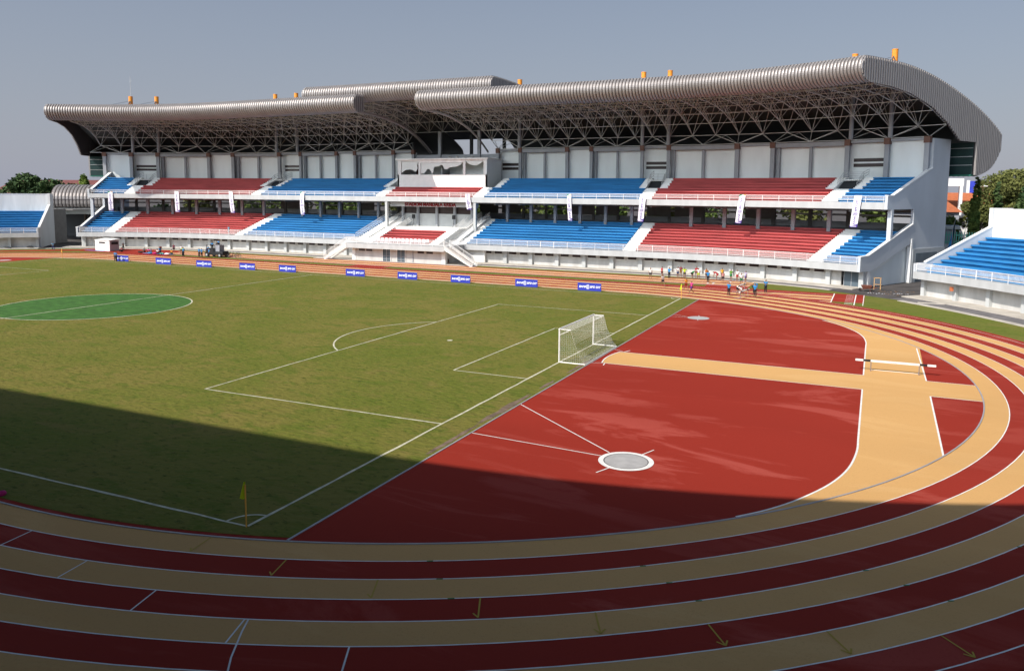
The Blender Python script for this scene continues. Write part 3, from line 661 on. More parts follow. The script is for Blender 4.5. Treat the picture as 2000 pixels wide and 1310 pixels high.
# flights down to the track
def flight(s0,s1,d0,d1,name):
    g=MB(); n=14
    for i in range(n):
        a=s0+(s1-s0)*i/n; b=s0+(s1-s0)*(i+1)/n; z=3.0*(1-(i+1)/n)
        g.sweep([(d0,z-.02),(d0,z+.04),(d1,z+.04),(d1,z-.02)],[min(a,b),max(a,b)+.06],'stairs',F)
    for d in (d0,d1):
        A=[F(s0,d,3.06),F(s1,d,.1),F(s1+(s0-s1)*.08,d,0),F(s0,d,2.45)]; B=[F(s0,d+.12,3.06),F(s1,d+.12,.1),F(s1+(s0-s1)*.08,d+.12,0),F(s0,d+.12,2.45)]
        g.add(A+B,[(0,1,2,3),(7,6,5,4),(0,4,5,1),(1,5,6,2),(2,6,7,3),(3,7,4,0)],'stairs')
    o=fixn(g.build('stair_flight',gs)); o['label']=name
    for d in (d0,d1):
        g=MB()
        for zz in (1.0,.18): g.bar(F(s0,d+.06,3+zz),F(s1,d+.06,.1+zz),.032,'rail')
        for i in range(27):
            t=i/26; g.bar(F(s0+(s1-s0)*t,d+.06,3-2.9*t),F(s0+(s1-s0)*t,d+.06,4-2.9*t),.018 if i%13 else .04,'rail',4,cap=False)
        g.build('handrail',o)
flight(-9.9,-14.6,PD+.05,PD+1.75,'white stair flight down to the left of the central platform'); flight(9.5,14.6,PD+.05,PD+1.75,'white stair flight down to the right of the central platform')
# lettering on the beam
def text_mesh(s,size,m,shear=0,ext=.03,bold=0,extra=0):
    c=bpy.data.curves.new('t','FONT'); c.body=s; c.size=size; c.shear=shear; c.extrude=ext; c.offset=bold; c.align_x='CENTER'; c.align_y='CENTER'; c.resolution_u=3
    o=bpy.data.objects.new('t',c); col.objects.link(o); bpy.context.view_layer.update()
    dg=bpy.context.evaluated_depsgraph_get(); me=bpy.data.meshes.new_from_object(o.evaluated_get(dg)); bpy.data.objects.remove(o); bpy.data.curves.remove(c)
    me.materials.clear(); me.materials.append(M[m]); return me
me=text_mesh('STADION MANDALA KRIDA',1.0,'letter',ext=.06,bold=.03)
w_=max(v.co.x for v in me.vertices)-min(v.co.x for v in me.vertices)
o=bpy.data.objects.new('sign_lettering',me); col.objects.link(o); o.parent=gs
o.matrix_local=Matrix.Translation(Vector(F(-1.65,7.52,9.46))-Vector((-53,62,0)))@Matrix.Rotation(PI/2,4,'X')@Matrix.Diagonal((10.8/w_,.86,1,1))
o['label']='dark red letters over the central tier'
# ---------------- roofs
TOP=[(-3.3,28.72),(1.8,28.75),(6.8,28.6),(12.4,27.95),(18.4,26.75),(24.9,25.0),(30.2,23.1),(33.6,21.5),(34.4,20.6),(34.4,19.5),(32.8,17.4),(30.7,15.95),(27.4,15.05),(26.3,15.1)]
LIP=[(-3.0,25.75),(-3.9,26.05),(-4.55,26.7),(-4.78,27.4),(-4.6,28.05),(-4.1,28.5)]
SOF=[(-3.0,25.7),(2.1,25.6),(7.2,25.1),(12.9,23.8),(17.7,21.8),(21.2,19.75),(26.0,19.75),(26.0,15.1)]
TOP=[(d,z/1.0163) for d,z in TOP]; LIP=[(d,z/1.0163) for d,z in LIP]; SOF=[(d,z/1.0163) for d,z in SOF]
def interp(P,d):
    for (a,za),(b,zb) in zip(P[:-1],P[1:]):
        if a<=d<=b and b>a: return za+(zb-za)*(d-a)/(b-a)
    return P[-1][1]
OUT=smooth(LIP+TOP,3)
def FL(s,d,z):   # the left end of the roof is cut at a skew
    if s<-50: s-=2.7*((-50-s)/28)*max(0,min(1,(d+3)/24))
    return F(s,d,z)
def roof_skin(s0,s1,dd,dz,name,prof=OUT,pitch=.5,label=None,rear=True,F=F):
    root=None
    pr=[(d+dd,z+dz) for d,z in prof]
    if not rear: pr=[p for p in pr if p[0]-dd<34.0 and p[1]-dz>20.6]
    # outward normals in (d,z)
    nn=[]
    for i in range(len(pr)):
        a=pr[max(0,i-1)]; b=pr[min(len(pr)-1,i+1)]; t=(b[0]-a[0],b[1]-a[1]); L=math.hypot(*t) or 1; nn.append((-t[1]/L,t[0]/L))
    ss=[]; n=int((s1-s0)/pitch); p=(s1-s0)/n
    for i in range(n):
        a=s0+i*p; ss+= [(a,0),(a+p*.22,0),(a+p*.30,.10),(a+p*.65,.135),(a+p*.94,.10)]
    ss.append((s1,0))
    g=MB(); k=len(pr); vs=[]
    for s,h in ss:
        vs+=[F(s,d+q[0]*h,z+q[1]*h) for (d,z),q in zip(pr,nn)]
    fs=[(j*k+i,j*k+i+1,(j+1)*k+i+1,(j+1)*k+i) for j in range(len(ss)-1) for i in range(k-1)]
    g.add(vs,fs,'roof')
    kg=g.mat('roof_groove')
    for q in range(len(fs)):
        if (q//(k-1))%5==0: g.mi[q]=kg
    o=fixn(g.build('roof_skin',gs))
    if label: o['label']=label
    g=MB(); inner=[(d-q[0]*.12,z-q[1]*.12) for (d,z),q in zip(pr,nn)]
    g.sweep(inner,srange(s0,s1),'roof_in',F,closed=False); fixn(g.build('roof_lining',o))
    return o
def endcap(s,e,dd,dz,parent,sof=SOF,dmax=34.3,F=F):
    # profiled vertical cladding between outer profile and soffit line
    g=MB(); out=OUT
    up=[p for p in out]
    def zr(d):
        # top and bottom of outline at depth d
        zs=[]
        for (a,za),(b,zb) in zip(out[:-1],out[1:]):
            if (a-d)*(b-d)<=0 and a!=b: zs.append(za+(zb-za)*(d-a)/(b-a))
        hi=max(zs) if zs else None; lo=min(zs) if zs else None
        if d>=-3.0 and d<26.0: lo=interp(sof[:7],d)
        return lo,hi
    d=-4.75; i=0
    while d<dmax:
        st=.30 if i%2==0 else .25
        a,b=d,min(d+st,34.38); la,ha=zr(a); lb,hb=zr(b)
        if None not in (la,ha,lb,hb):
            h=.0 if i%2==0 else -.13
            m='cap' if i%2==0 else 'cap_dark'
            A=[F(s+e*h,a+dd,la+dz),F(s+e*h,b+dd,lb+dz),F(s+e*h,b+dd,hb+dz),F(s+e*h,a+dd,ha+dz)]
            B=[F(s+e*(h-.2),a+dd,la+dz),F(s+e*(h-.2),b+dd,lb+dz),F(s+e*(h-.2),b+dd,hb+dz),F(s+e*(h-.2),a+dd,ha+dz)]
            g.add(A+B,[(0,1,2,3),(7,6,5,4),(0,4,5,1),(1,5,6,2),(2,6,7,3),(3,7,4,0)],m)
        d+=st; i+=1
    o=fixn(g.build('end_cladding',parent)); return o
rl=roof_skin(-78.3,-9.4,0,0,'roof_skin',label='left roof section',F=FL); rr=roof_skin(3.1,74.3,0,0,'roof_skin',label='right roof section')
MDD,MDZ=3.0,2.15
rm=roof_skin(-22.6,15.2,MDD,MDZ,'roof_skin',label='raised central roof section',rear=False)
endcap(74.45,1,0,0,rr); endcap(-78.45,-1,0,0,rl,F=FL); endcap(-9.25,1,0,0,rl,dmax=-2.0); endcap(2.95,-1,0,0,rr,dmax=-2.0)
for s_,r_,m_ in ((-9.6,rl,'roof'),(3.3,rr,'truss')):
    g=MB(); pr=smooth(SOF[:6],3); g.sweep([(d,z-.05) for d,z in pr]+[(d,z+.3) for d,z in pr[::-1]],[s_-(.3 if m_=='roof' else .1),s_+(.3 if m_=='roof' else .1)],m_,F); fixn(g.build('edge_beam',r_))
def cap_plain(s,e,dd,dz,parent):
    g=MB(); d=-4.75; i=0
    while d<21:
        st=.30 if i%2==0 else .25
        def hi(q):
            zs=[za+(zb-za)*(q-a)/(b-a) for (a,za),(b,zb) in zip(OUT[:-1],OUT[1:]) if (a-q)*(b-q)<=0 and a!=b]; return (max(zs),min(zs) if q<-3 else interp(SOF[:7],max(q,-3.0))+.0) if zs else (None,None)
        a,b=d,d+st; ha,la=hi(a); hb,lb=hi(b)
        if ha and hb:
            h=0 if i%2==0 else -.1
            A=[F(s+e*h,a+dd,la+dz),F(s+e*h,b+dd,lb+dz),F(s+e*h,b+dd,hb+dz),F(s+e*h,a+dd,ha+dz)]; B=[F(s+e*(h-.15),a+dd,la+dz),F(s+e*(h-.15),b+dd,lb+dz),F(s+e*(h-.15),b+dd,hb+dz),F(s+e*(h-.15),a+dd,ha+dz)]
            g.add(A+B,[(0,1,2,3),(7,6,5,4),(0,4,5,1),(1,5,6,2),(2,6,7,3),(3,7,4,0)],'cap' if i%2==0 else 'cap_dark')
        d+=st; i+=1
    fixn(g.build('end_cladding',parent))
cap_plain(15.35,1,MDD,MDZ,rm); cap_plain(-22.75,-1,MDD,MDZ,rm)
for r_,a,b,F_ in ((rl,-78.2,-9.5,FL),(rr,3.2,74.2,F)):
    g=MB(); g.sweep([(25.9,14.9),(25.9,19.4),(26.05,19.4),(26.05,14.9)],srange(a,b),'louvre',F_); g.sweep([(25.6,14.7),(25.6,14.88),(27.2,14.88),(27.2,14.7)],srange(a,b),'green_trim',F_)
    for zz in (16.2,17.4,18.6): g.sweep([(25.80,zz),(25.80,zz+.08),(25.9,zz+.08),(25.9,zz)],srange(a,b),'rail_grey',F_)
    fixn(g.build('rear_screen',r_))
# space frame
def frame(s0,s1,dd,dz,parent,rowsd=None,first=True,F=F):
    rows=[(17.75,21.5),(13.8,23.1),(9.8,24.2),(6.0,24.85),(2.2,25.1),(-1.4,25.2)]
    if first: low=[(17.2,19.95)]+rows
    else: low=rows
    topd=[(19.6,25.6),(15.7,26.6),(11.7,27.3),(7.9,27.6),(4.1,27.8),(.3,27.8),(-2.6,27.6)]
    g=MB(); r=.060; PT=BAY*2/3
    c=SC-13.95+PT*math.ceil((s0+.3-(SC-13.95))/PT); cols=[]
    while c<s1-.1: cols.append(c); c+=PT
    def L(c,row): return F(c,rows[row][0]+dd,rows[row][1]+dz)
    def T(c,row): return F(c,topd[row][0]+dd,topd[row][1]+dz-.25)
    n=len(rows)
    for i,c in enumerate(cols):
        for j in range(n):
            if j<n-1: g.bar(L(c,j),L(c,j+1),r,'truss',4,cap=False)
            if i<len(cols)-1: g.bar(L(c,j),L(cols[i+1],j),r,'truss',4,cap=False)
            for t in (j,j+1):
                for cc in (c-PT/2,c+PT/2):
                    if s0<cc<s1: g.bar(L(c,j),T(cc,t),r*.8,'truss',4,cap=False)
        for t in range(len(topd)):
            cc=c+PT/2
            if cc<s1 and t<len(topd)-1: g.bar(T(cc,t),T(cc,t+1),r*.8,'truss',4,cap=False)
            if cc+PT<s1: g.bar(T(cc,t),T(cc+PT,t),r*.8,'truss',4,cap=False)
    if first:
        q=SC-13.95+BAY*math.ceil((s0+.3-(SC-13.95))/BAY); prev=None
        while q<s1:
            k0=F(q,17.2,19.95)
            for e in (-PT,-PT/3,0,PT/3,PT):
                t=min(cols,key=lambda c:abs(c-(q+e))); 
                if abs(t-q)<PT*1.2: g.bar(k0,L(t,0),r*1.1,'truss',4,cap=False)
            for e in (-BAY/2,BAY/2):
                if s0<q+e<s1: g.bar(k0,F(q+e,20.6,21.6),r*.9,'truss',4,cap=False)
            if prev: g.bar(prev,k0,r,'truss',4,cap=False)
            prev=k0; q+=BAY
    g.build('space_frame',parent)
frame(-78.0,-9.6,0,0,rl,F=FL); frame(3.3,74.2,0,0,rr); frame(-22,15,MDD,MDZ,rm,first=False)
# support struts under the central roof
# masts through the roof above paired columns
for i,c in enumerate([-71.3,-66.8,-44.2,-39.8,11.9,35.3,39.9,63.6,68.2]):
    g=MB(); base=F(c,17.0,27.6); top=F(c,17.0,32.2)
    g.bar(base,top,.42,'orange',14); g.bar(top,(top[0],top[1],top[2]+.12),.44,'orange',14)
    o=g.build('stay_mast',gs,smooth=False)
    g=MB(); g.bar(F(c,17.0,20.0),F(c,17.0,26.4),.32,'grey',10); g.build('roof_column',gs)
    g=MB(); a=F(c-.3,16.6,31.2); g.bar(a,F(c-5 if i%2==0 or i==8 else c-5,10,28.7),.035,'cable',4); g.bar(F(c,16.55,31.3),F(c-.3,16.5,30.4),.08,'cable'); g.bar(F(c,16.55,31.3),F(c+.3,16.5,30.4),.08,'cable'); g.build('stay_cable',o)
g=MB(); a=F(-71.3,17.2,31.8); g.bar(a,(a[0],a[1],a[2]+4.8),.04,'rail_grey',4); g.bar((a[0]-.35,a[1],a[2]+3.8),(a[0]+.35,a[1],a[2]+3.8),.03,'rail_grey',4); g.build('antenna',gs)
# ================================================================ the stand the camera is on: same stand, turned round, 5 m nearer
ns=empty('grandstand',(-53,-57,0)); tag(ns,'opposite grandstand on the camera side whose roof shades the near track, behind the picture','grandstand')
Mt=Matrix.Translation((-106,5,0))@Matrix.Rotation(PI,4,'Z')
for ch in list(gs.children):
    nm=ch.name.split('.')[0]
    if nm in ('roof_skin','soffit','concourse_floor','rear_upper_wall','rear_building','wall_panel','fascia') or (nm in('seating_block',)):
        c=ch.copy(); col.objects.link(c); c.parent=ns
        c.matrix_local=Matrix.Translation((53,57,0))@Mt
        for g2 in ch.children:
            if g2.name.split('.')[0] in ('end_cladding','rear_screen','roof_lining'):
                c2=g2.copy(); col.objects.link(c2); c2.parent=c; c2.matrix_local=Matrix.Identity(4)
# ================================================================ the open end stands
def end_stand(A,t,n,L,lab,flip):
    A=Vector(A).to_2d() if len(A)==3 else Vector(A); t=Vector(t); n=Vector(n)
    root=empty('terrace_stand',(A.x,A.y,0)); tag(root,lab,'terrace','open end terraces')
    # straight front that bends away following the bowl
    def G(s,d,z):
        th=s/95.0; 
        # rotate direction gradually
        R=95.0
        p=A+t*(R+0*d)*math.sin(th)*1.0
        c=A+(-n)*R if True else A
        q=c+(n*math.cos(th)+t*math.sin(th))*(R+d)
        return (q.x,q.y,z)
    ss=lambda a,b: srange(a,b,2.3)
    def sp(name,P,a,b,m,label=None,par=root): g=MB(); g.sweep(P,ss(a,b),m,G); o=fixn(g.build(name,par)); 
    def sp2(name,P,a,b,m,par=root):
        g=MB(); g.sweep(P,ss(a,b),m,G); return fixn(g.build(name,par))
    sp2('fascia',[(0,2.16),(0,3.0),(1.2,3.0),(1.2,2.16)],0,L,'fascia')
    sp2('front_wall',[(1.5,0),(1.5,2.17),(1.8,2.17),(1.8,0)],.4,L,'gwall')
    i=0; s=.5
    while s<L: 
        sp2('column',[(1.05,0),(1.05,2.16),(1.52,2.16),(1.52,0)],s-.25,s+.25,'mid'); s+=4.6
    sp2('seating_block',bench(1.5,3.05,1.16,.44,9,12.0),.35,L,'seat_blue')
    sp2('rear_wall',[(12.0,0),(12.0,10.45),(12.35,10.45),(12.35,0)],.3,L,'white')
    sp2('parapet',[(0,2.16),(0,4.0),(1.6,4.05),(11.9,8.3),(11.9,10.5),(15.0,10.5),(15.0,0),(1.6,0),(1.6,2.16)],-.02,.30,'endwall')
    sp2('coping',[(1.6,4.06),(11.95,8.31),(11.95,8.45),(1.6,4.2)],-.06,.36,'white'); sp2('coping',[(11.7,8.4),(11.7,10.51),(11.88,10.51),(11.88,8.4)],-.06,.36,'white'); sp2('coping',[(11.7,10.51),(11.7,10.62),(15.1,10.62),(15.1,10.51)],-.06,.36,'white'); sp2('coping',[(11.95,10.46),(11.95,10.56),(12.4,10.56),(12.4,10.46)],.36,L,'white')
    railing(.3,L,.15,3.0,4.02,3.3,parent=root,pitch=.15,fn=G)
    return root,G
rs,GR=end_stand((24.51,49.6),(.69,-.724),(.724,.69),26,'right open terrace with blue benches beyond the service road corner',1)
def mirrorstand():
    A=Vector((-130.05,46.83)); t=Vector((-.714,-.70)); n=Vector((-.70,.714)); return A,t,n
A_,t_,n_=mirrorstand()
ls,GL=end_stand((A_.x,A_.y),(t_.x,t_.y),(n_.x,n_.y),22,'left open terrace with blue benches at the left edge of the picture',-1)
# service road kerb and path in front of the right terrace
g=MB(); g.sweep([(-5.0,0),(-5.0,.05),(-4.2,.05),(-4.2,0)],srange(3,26,2.3),'concrete',GR); g.sweep([(-1.6,-.01),(-1.6,.09),(1.6,.09),(1.6,-.01)],srange(0,26,2.3),'concrete',GR); struct(g.build('kerb_strip'))
g=MB(); g.sweep([(-4.2,-.01),(-4.2,.014),(-1.6,.014),(-1.6,-.01)],srange(1,26,2.3),'asphalt_path',GR); struct(g.build('service_path'))
g=MB(); g.sweep([(-1.4,-.01),(-1.4,.09),(1.6,.09),(1.6,-.01)],srange(0,22,2.3),'concrete',GL); struct(g.build('pavement'))
tag(fixn((lambda g:(g.box(28.2,28.6,46.0,46.05,1.25,1.75,'roof_tile'),g.build('wall_box'))[1])(MB())),'small orange box on the wall under the right terrace','box')
# ---------------- barrel vaulted canopy over the gate
cn=empty('gate_canopy',(-139,61,0)); tag(cn,'ribbed brown barrel canopy over the gateway beside the left terrace','canopy')
P1=Vector((-148.0,62.2)); P2=Vector((-137.8,70.2)); ud=(P2-P1).normalized(); nd=Vector((-ud.y,ud.x)); LB_=(P2-P1).length
def CB(u,d,z): q=P1+ud*u+nd*d; return (q.x,q.y,z)
prof=[(.9,7.35),(.3,7.7),(.05,8.3),(0,9.25)]+[(5.6*(1-math.cos(t)),9.25+3.2*math.sin(t)) for t in [PI/2*k/7 for k in range(1,8)]]+[(5.6+5.6*math.sin(t),9.25+3.2*math.cos(t)) for t in [PI/2*k/6 for k in range(1,7)]]
g=MB(); nr=18; p=LB_/nr; xs=[]
for i in range(nr): xs+=[(i*p,0),(i*p+p*.22,0),(i*p+p*.30,.09),(i*p+p*.65,.11),(i*p+p*.94,.09)]
xs.append((LB_,0)); k=len(prof); vs=[]
for u,h in xs:
    for d,z in prof:
        dx=d-5.6; dz=z-9.25; L=math.hypot(dx,dz) or 1; vs.append(CB(u,d+dx/L*h,z+dz/L*h))
fs=[(j*k+i,j*k+i+1,(j+1)*k+i+1,(j+1)*k+i) for j in range(len(xs)-1) for i in range(k-1)]
g.add(vs,fs,'roof'); kg=g.mat('roof_groove')
for q in range(len(fs)):
    if (q//(k-1))%5==0: g.mi[q]=kg
fixn(g.build('barrel_roof',cn))
g=MB(); g.sweep([(-.12,9.17),(-.12,9.32),(.1,9.32),(.1,9.17)],[0,LB_],'cap_dark',CB); fixn(g.build('seam_strip',cn))
g=MB(); pp=[(d+.08,z-.03) for d,z in prof]
for u in (.02,LB_-.02): g=MB(); g.add([CB(u,d,z) for d,z in pp],[tuple(range(len(pp)))],'roof_in'); g.build('end_sheet',cn)
g=MB(); A=[(0.3,7.38),(1.6,5.95),(LB_,5.95),(LB_,7.38)]
g.add([CB(u,.95,z) for u,z in A]+[CB(u,1.6,z) for u,z in A],[(0,1,2,3),(7,6,5,4),(0,4,5,1),(1,5,6,2),(2,6,7,3),(3,7,4,0)],'panel'); fixn(g.build('gate_beam',cn))
g=MB(); g.box(-152,-140.4,55.2,55.6,0,7.3,'soffit'); g.box(-141.2,-140.8,55.6,60.5,0,7.3,'soffit'); tag(g.build('gate_wall'),'grey inner wall on the left side of the gateway passage','wall')
g=MB(); g.box(-170,-139.2,61,77,7.0,7.2,'soffit'); g.box(-170,-130,77,77.5,0,7.2,'dark'); tag(g.build('gate_wall'),'gateway passage end with added shading slab and wall painted dark for shade','wall')  # ceiling slab added to shade the back wall, itself painted near-black for shade
# ================================================================ goal
def goal(x0,sx,lab):
    r=empty('football_goal',(x0,0,0)); tag(r,lab,'goal','football goals')
    def P(dx,y,z): return (x0+sx*dx,y,z)
    def part(n,fn): g=MB(); fn(g); return g.build(n,r,smooth=False)
    for y in (-3.66,3.66): part('goalpost',lambda g:g.bar(P(0,y,0),P(0,y,2.44),.06,'goal',10))
    part('crossbar',lambda g:g.bar(P(0,-3.72,2.44),P(0,3.72,2.44),.06,'goal',10))
    for y in (-3.66,3.66):
        part('net_support',lambda g:(g.bar(P(0,y,2.42),P(.85,y,2.42),.03,'goal',6),g.bar(P(.85,y,2.42),P(0,y,2.0),.022,'goal',6)))
        part('ground_bar',lambda g:g.bar(P(0,y,.05),P(1.95,y,.05),.045,'goal',6))
    part('ground_bar',lambda g:g.bar(P(1.95,-3.66,.05),P(1.95,3.66,.05),.03,'goal',6))
    bk=[(.85,2.42),(.98,2.0),(1.12,1.5),(1.35,1.0),(1.65,.45),(1.95,.05)]
    def bd(z): return interp([(b,a) for a,b in bk[::-1]],z)
    def net(g):
        st=.14; tr=.0062
        y=-3.66
        while y<=3.67:
            for a,b in zip(bk[:-1],bk[1:]): g.bar(P(a[0],y,a[1]),P(b[0],y,b[1]),tr,'net',3,cap=False)
            g.bar(P(0,y,2.42),P(.85,y,2.40-.04),tr,'net',3,cap=False); y+=st
        zs=[(.85*i/6,2.41) for i in range(1,7)]+[(bd(z),z) for z in [2.42-.14*i for i in range(1,17)]]
        for d,z in zs: g.bar(P(d,-3.66,z),P(d,3.66,z),tr,'net',3,cap=False)
        for y in (-3.66,3.66):
            z=.12
            while z<2.4: g.bar(P(0,y,z),P(bd(z),y,z),tr*1.1,'net',3,cap=False); z+=.14
            d=.12
            while d<1.9:
                zt=2.4 if d<.85 else interp([(a,b) for a,b in bk],d)
                g.bar(P(d,y,.05),P(d,y,zt),tr*1.1,'net',3,cap=False); d+=.14
    part('net',net)
goal(0,1,'white football goal with a pale net on the goal line beside the red infield')
# corner flags
def cflag(x,y,lab,m='flag'):
    r=empty('corner_flag',(x,y,0)); tag(r,lab,'flag','corner flags')
    g=MB(); g.bar((x,y,0),(x,y,1.6),.03,'flagpole',8); g.build('pole',r)
    g=MB(); A=[(x,y,1.72),(x-.05,y-.02,1.70),(x-.22,y-.06,1.08),(x-.12,y+.02,1.02),(x,y,1.12)]
    g.add(A+[(a,b+.012,c) for a,b,c in A],[(0,1,2,3,4),(9,8,7,6,5)],m); g.build('flag_cloth',r)
cflag(0,-HW-.05,'shaded corner flag with fluorescent yellow cloth at the near corner of the pitch'); cflag(.1,HW,'sunlit yellow corner flag at the far right corner of the pitch'); cflag(-2*HL,HW,'tiny orange yellow corner flag at the far left corner of the pitch','b_orange')
# ================================================================ advertising boards
def logo(g,P,cx,cz,h,m1,m2):
    # rounded upright ring with a smaller mark inside; P(x,z,layer)
    def rr(w,hh,r,n=4):
        pts=[]
        for qx,qz,a0 in ((1,1,0),(-1,1,90),(-1,-1,180),(1,-1,270)):
            for i in range(n+1):
                a=R_(a0+90*i/n); pts.append((cx+qx*(w/2-r)+r*math.cos(a),cz+qz*(hh/2-r)+r*math.sin(a)))
        return pts
    for w,hh,r,m,l in ((.66*h,h,.3*h,m1,0),(.46*h,.8*h,.2*h,m2,1),(.26*h,.56*h,.08*h,m1,2),(.12*h,.2*h,.03*h,m2,3)):
        pts=rr(w,hh,r); g.add([P(x,z,l) for x,z in pts],[tuple(range(len(pts)))],m)
tb=text_mesh('BANK',.36,'print_white',shear=.25,ext=.002,bold=.012); td=text_mesh('BPD DIY',.36,'print_white',shear=.25,ext=.002,bold=.012)
BX=[(-93.9,-91.1,35.25),(-84.5,-81.2,34.9),(-75.7,-72.6,34.8),(-67,-64,34.8),(-59.8,-56.7,35.2),(-47.9,-44.7,35.3),(-39.4,-36.3,35.5),(-31.1,-28.2,35.55),(-21.7,-18.6,35.6),(-13.2,-10.15,35.6)]
order=['first','second','third','fourth','fifth','sixth','seventh','eighth','ninth','last']
for i,(a,b,y) in enumerate(BX):
    cx=(a+b)/2; W=b-a if b-a>2.6 else 3.0
    r=empty('advertising_board',(cx,y,0)); tag(r,('leftmost blue advertising board with two people standing in front of it' if i==0 else order[i]+' blue advertising board from the left along the far touchline' if i<9 else 'rightmost blue advertising board along the far touchline'),'advertising board','blue advertising boards along the far touchline')
    g=MB(); g.box(cx-W/2,cx+W/2,y,y+.05,.03,1.0,'navy'); g.build('panel',r)
    g=MB()
    for e in (-1,1): g.bar((cx+e*W*.46,y+.06,.9),(cx+e*W*.46,y+.55,.03),.02,'black'); 
    g.build('stand_leg',r)
    for me,dx in ((tb,-.86),(td,.74)):
        o=bpy.data.objects.new('lettering',me); col.objects.link(o); o.parent=r; o.matrix_local=Matrix.Translation((dx*W/3.05,-.006,.515))@Matrix.Rotation(PI/2,4,'X')
    g=MB(); logo(g,lambda x,z,l:(cx+x,y-.004-.003*l,z),-.19,.515,.56,'print_white','navy'); g.build('emblem',r)
# ================================================================ hanging banners
tb2=text_mesh('BANK',.44,'ink',shear=.25,ext=.002,bold=.006); td2=text_mesh('BPD DIY',.44,'ink',shear=.25,ext=.002,bold=.006)
def banner(s,ds,z0,z1,top,lab,W=.95):
    x,y,_=F(s,5.85,0); r=empty('hanging_banner',(x,y,F(s,5.85,z0)[2])); tag(r,lab,'banner','cloth banners hanging from the upper railing')
    a=F(s-.5,5.85,0); b=F(s+.5,5.85,0); t=Vector((b[0]-a[0],b[1]-a[1])).normalized(); nrm=Vector((t.y,-t.x))
    def P(u,v,l=0):  # u across, v 0 bottom..1 top
        zz=z1+(z0-z1)*v; off=ds*(1-v); bow=-.10*math.sin(PI*v)+.05*math.sin(5*v+s)
        q=Vector((x,y))+t*(u+off)+nrm*(bow*-1+.02+.006*l+.04*math.sin(u*5+v*4)*0)
        return (q.x,q.y,zz*(1+.00022*(s+2)))
    n=14
    def strip(u0,u1,v0,v1,m,l,g,f0=None,f1=None):
        A=[];B=[]
        for i in range(n+1):
            u=u0+(u1-u0)*i/n
            A.append(P(u,v0 if f0 is None else f0(i/n),l)); B.append(P(u,v1 if f1 is None else f1(i/n),l))
        g.add(A+B,[(i,i+1,n+2+i,n+1+i) for i in range(n)],m)
    g=MB()
    for j in range(12): strip(-W/2,W/2,j/12,(j+1)/12,'banner',0,g)
    g.build('cloth',r)
    g=MB(); strip(-W/2,W/2,0,0,'ink',1,g,lambda q:0.0,lambda q:.045+.075*q*q)
    strip(-W*.42,W*.36,.022,.038,'print_white',2,g)
    if top: strip(-W/2,0.05,0,0,'b_green',1,g,lambda q:.93+.065*q,lambda q:1.0); strip(.1,W/2,0,0,'b_orange',1,g,lambda q:.99-.03*q,lambda q:1.0)
    g.build('printed_ends',r)
    h=(z0-z1)
    for me,v in ((tb2,.21),(td2,.68)):
        m2=me.copy(); 
        for vt in m2.vertices:
            X,Y=vt.co.x,vt.co.y; p=P(-Y,v+X/h,3); q=Vector(p)+Vector((nrm.x,nrm.y,0))*vt.co.z; vt.co=q-Vector(r.location)
        o=bpy.data.objects.new('lettering',m2); col.objects.link(o); o.parent=r
    g=MB(); logo(g,lambda X,Z,l:P(-Z+0,.42+X/h,3+l),0,0,.66,'ink','banner'); g.build('emblem',r)
BN=[(-71.4,.1,11.35,7.3,1,'leftmost white banner with green and orange top hanging over the left blue block'),(-58.4,.15,11.5,7.15,0,'second white banner from the left over the left red block'),(-46.8,.5,11.5,7.15,0,'third white banner from the left tilted beside the left stair aisle'),(-29.4,0,11.6,7.1,1,'white banner with green and orange top over the left centre blue block'),(7.1,.3,11.5,8.75,0,'short folded white banner beside the central tier lettering'),(26.2,.25,11.6,7.2,1,'narrow white banner with green and orange top over the right centre blue block'),(38.9,-.4,11.7,7.35,0,'white banner in front of the stair aisle between blue and red benches'),(53.5,-.5,11.8,7.5,1,'white banner with green and orange top over the right red block'),(69.2,-.5,11.8,7.55,0,'rightmost white banner over the right blue end block')]
for b in BN: banner(*b,W=.72 if b[0] in (26.2,) else .95 if b[0]<60 else 1.05)
# ================================================================ steeplechase barriers
def barrier(cx,cy,L,h,rz,lab,full=True):
    r=empty('steeplechase_barrier',(cx,cy,0),rz); tag(r,lab,'barrier','steeplechase barriers')
    def mk(n,g): o=g.build(n,None); o.parent=r; return o
    g=MB(); seg=[(-L/2,-L/2+.5,'hbar_w'),(-L/2+.5,-L/2+.97,'black'),(-L/2+.97,L/2-.99,'hbar_w'),(L/2-.99,L/2-.52,'black'),(L/2-.52,L/2,'hbar_w')]
    for a,b,m in seg: g.box(a,b,-.064,.064,h-.127,h,m)
    bar=mk('top_bar',g)
    g=MB(); 
    for x in (-.25,-.16,-.08): g.box(x,x+.05,-.0665,-.0645,h-.08,h-.055,'black')
    g.box(.02,.08,-.0665,-.0645,h-.09,h-.045,'navy'); o=g.build('marking',None); o.parent=bar
    for x in (-1.5,1.5):
        g=MB(); g.bar((x,0,.03),(x,0,h-.12),.035,'steel',8); g.bar((x,-.12,.03),(x,.75,.03),.03,'steel',6); mk('leg',g)
    g=MB(); g.bar((-1.5,.35,.035),(1.5,.35,.035),.018,'hbar_w',6); mk('tie_bar',g)
barrier(21.83,3.5,5.0,.80,.022,'white steeplechase barrier with black bands standing on the tan crossing of the red infield')
barrier(6.4,38.9,3.9,.85,R_(82),'white barrier lying across the far track lanes beside the officials in blue shirts')
barrier(5.2,44.6,3.9,.85,R_(84),'white barrier standing on the outer lanes next to the waiting runners')
